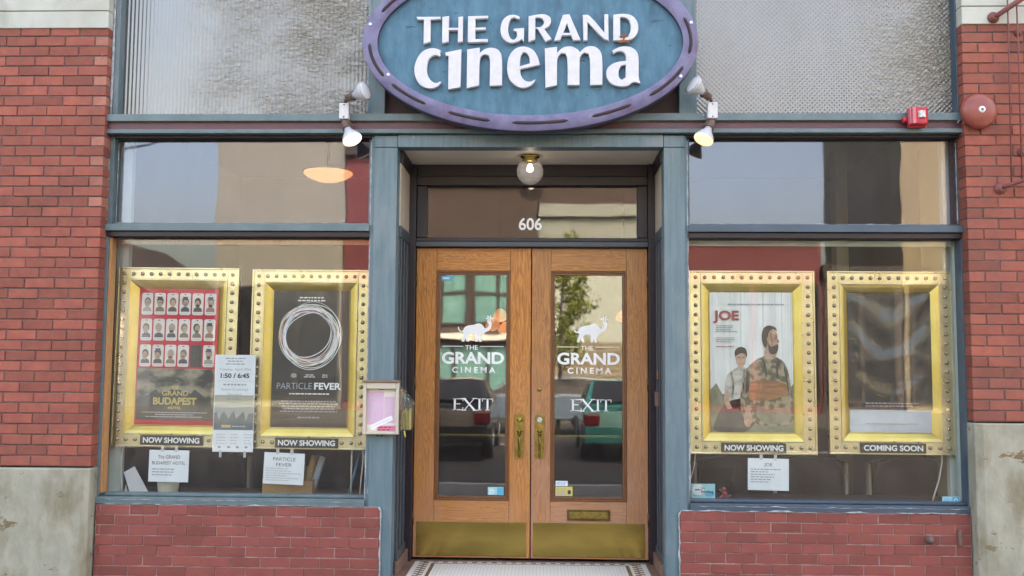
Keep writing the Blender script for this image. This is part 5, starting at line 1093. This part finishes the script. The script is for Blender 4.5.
def car(x, y, rot, paint, label, kind='hatch'):
    r_ = thing('parked_car', (x, y, -0.14), label, 'car', 'cars parked across the street'); r_.rotation_euler = (0, 0, R(rot))
    L = 2.1
    if kind == 'hatch': low = [(-L,.35),(-L-.02,.62),(-1.95,.82),(-1.15,.95),(1.75,1.0),(2.05,.92),(L+.02,.62),(L,.35)]; top = [(-1.15,.95),(-.45,1.40),(.0,1.47),(.9,1.46),(1.55,1.36),(1.95,.98)]
    else: low = [(-L-.15,.35),(-L-.17,.6),(-2.05,.78),(-1.05,.92),(1.35,.95),(2.15,.92),(2.27,.62),(2.25,.35)]; top = [(-1.05,.92),(-.35,1.35),(.1,1.42),(.7,1.40),(1.45,.95)]
    b = MB(); secs = []
    def body_ring(yy, inset): return [(px * (1 - inset * .03), yy, pz + (inset * -.02 if pz > .5 else inset * .03)) for px, pz in low]
    for yy, ins in ((-.84, 1), (-.80, .2), (0, 0), (.80, .2), (.84, 1)): secs.append(body_ring(yy, ins))
    b.rings(secs, smooth=False); secs = []
    for k_, hw in ((0, .78), (1, .60)): pass
    roof_pts = top
    def ringtop(side): return [(px, side * (.80 - .20 * max(0, (pz - .95) / .5)), pz) for px, pz in roof_pts]
    b.rings([ringtop(-1), [(px, 0, pz + .02 * (pz > 1.2)) for px, pz in roof_pts], ringtop(1)], smooth=False, cap=True)
    body = b.build('body', paint, r_, 0.02, world=False)
    g = MB()
    for side in (-1, 1):
        pts = [(px * .9 + .02, side * (.812 - .20 * max(0, (pz - .95) / .5)), (pz - .95) * .82 + 1.0) for px, pz in roof_pts]
        g.poly(pts if side > 0 else pts[::-1])
    a0, a1 = roof_pts[0], roof_pts[1]; g.poly([(a0[0] + .06, -.70, a0[1] + .075), (a0[0] + .06, .70, a0[1] + .075), (a1[0] - .07, .58, a1[1] + .0), (a1[0] - .07, -.58, a1[1] + .0)])
    a0, a1 = roof_pts[-1], roof_pts[-2]; g.poly([(a0[0] - .02, .66, a0[1] + .08), (a0[0] - .02, -.66, a0[1] + .08), (a1[0] + .04, -.56, a1[1] + .0), (a1[0] + .04, .56, a1[1] + .0)])
    g.build('window', 'car_pane', r_, world=False)
    for px in (-1.3, 1.3):
        for side in (-1, 1):
            b = MB(); b.lathe([(0, .20), (.0, .31), (.05, .325), (.17, .325), (.21, .30), (.21, .19)], (px, side * .86, .325), (0, -side, 0), 22); wl = b.build('wheel', 'black_plastic', r_, world=False)
            b = MB(); b.lathe([(-.004, .001), (-.006, .05), (.0, .19), (.02, .20)], (px, side * .862, .325), (0, -side, 0), 14); b.build('rim', 'p_silver', wl, world=False)
    ex = low[-2][0]
    for side in (-1, 1):
        bx_ = MB(); bx_.box(ex - .12, ex + .015, side * .70 - .14, side * .70 + .14, .66, .86); bx_.build('taillight', 'tail_red', r_, 0.02, world=False)
        bx_ = MB(); bx_.box(low[1][0] - .01, low[1][0] + .12, side * .62 - .16, side * .62 + .16, .60, .74); bx_.build('headlight', 'lens_clear', r_, 0.02, world=False)
    return r_
def carpaint(n_, c_): m = mk(n_, c_, rough=0.3, coat=1.0); m.node_tree.nodes['Principled BSDF'].inputs['Coat Roughness'].default_value = 0.04; return m
M['tail_red'] = mk('tail_red', (0.10, 0.006, 0.010), rough=0.2)
M['car_pane'] = mk('car_pane', (0.02, 0.022, 0.026), rough=0.2, spec=0.25)
M['car_blue'] = carpaint('car_blue_grey', (0.10, 0.15, 0.22)); M['car_black'] = carpaint('car_black', (0.015, 0.016, 0.02)); M['car_teal'] = carpaint('car_teal', (0.016, 0.16, 0.165))
car(-0.2, -15.6, 0, 'car_blue', 'blue grey hatchback parked sideways across the street from the doors')
car(-1.65, -10.4, 90, 'car_black', 'black saloon parked nose away in the street left of the doors', 'saloon')
car(1.62, -10.4, 90, 'car_teal', 'teal saloon parked nose away in the street right of the doors', 'saloon')

tag(MB().tube([(-22, -20, 6.6), (-15, -20, 7.1), (-10.5, -20, 8.1), (-7, -20, 8.7), (-4, -20, 9.6)], .035, 6).build('overhead_cable', 'black_plastic'), 'dark overhead cable sagging across the street', 'cable')
# young street tree
tr = thing('street_tree', (0.45, -15.0, 0), 'slim young leafy street tree across the street', 'tree')
b = MB(); b.tube([(0.45, -15, -.14), (0.47, -15, 1.2), (0.50, -14.98, 2.6), (0.65, -15, 4.6)], [.06, .05, .04, .012], 8)
rnd = random.Random(21); tips = []
for i in range(26):
    z = 1.3 + i * .125; an = rnd.uniform(0, 6.28); ln = rnd.uniform(.5, 1.0) * (1.1 - (z - 1.3) / 5)
    p0 = Vector((0.47 + (z - 1.2) * .05, -15, z)); p1 = p0 + Vector((math.cos(an) * ln, math.sin(an) * ln, ln * .75)); b.tube([p0, (p0 + p1) / 2 + Vector((0, 0, -.03)), p1], [.016, .011, .004], 5); tips.append((p0, p1))
b.build('trunk', 'st_brown', tr)
M['leaf'] = mk('spring_leaf', (0.27, 0.32, 0.06), (0.15, 0.21, 0.04), 3, rough=0.55, island=0.35)
b = MB()
for p0, p1 in tips:
    for k in range(95):
        p = p0.lerp(p1, rnd.uniform(.25, 1.1)) + Vector((rnd.gauss(0, .09), rnd.gauss(0, .09), rnd.gauss(0, .08)))
        u = Vector((rnd.gauss(0, 1), rnd.gauss(0, 1), rnd.gauss(0, 1))).normalized(); v = u.orthogonal().normalized(); sz = rnd.uniform(.045, .085)
        b.poly([p - u * sz, p + v * sz * .5, p + u * sz, p - v * sz * .5])
b.build('crown', 'leaf', tr)
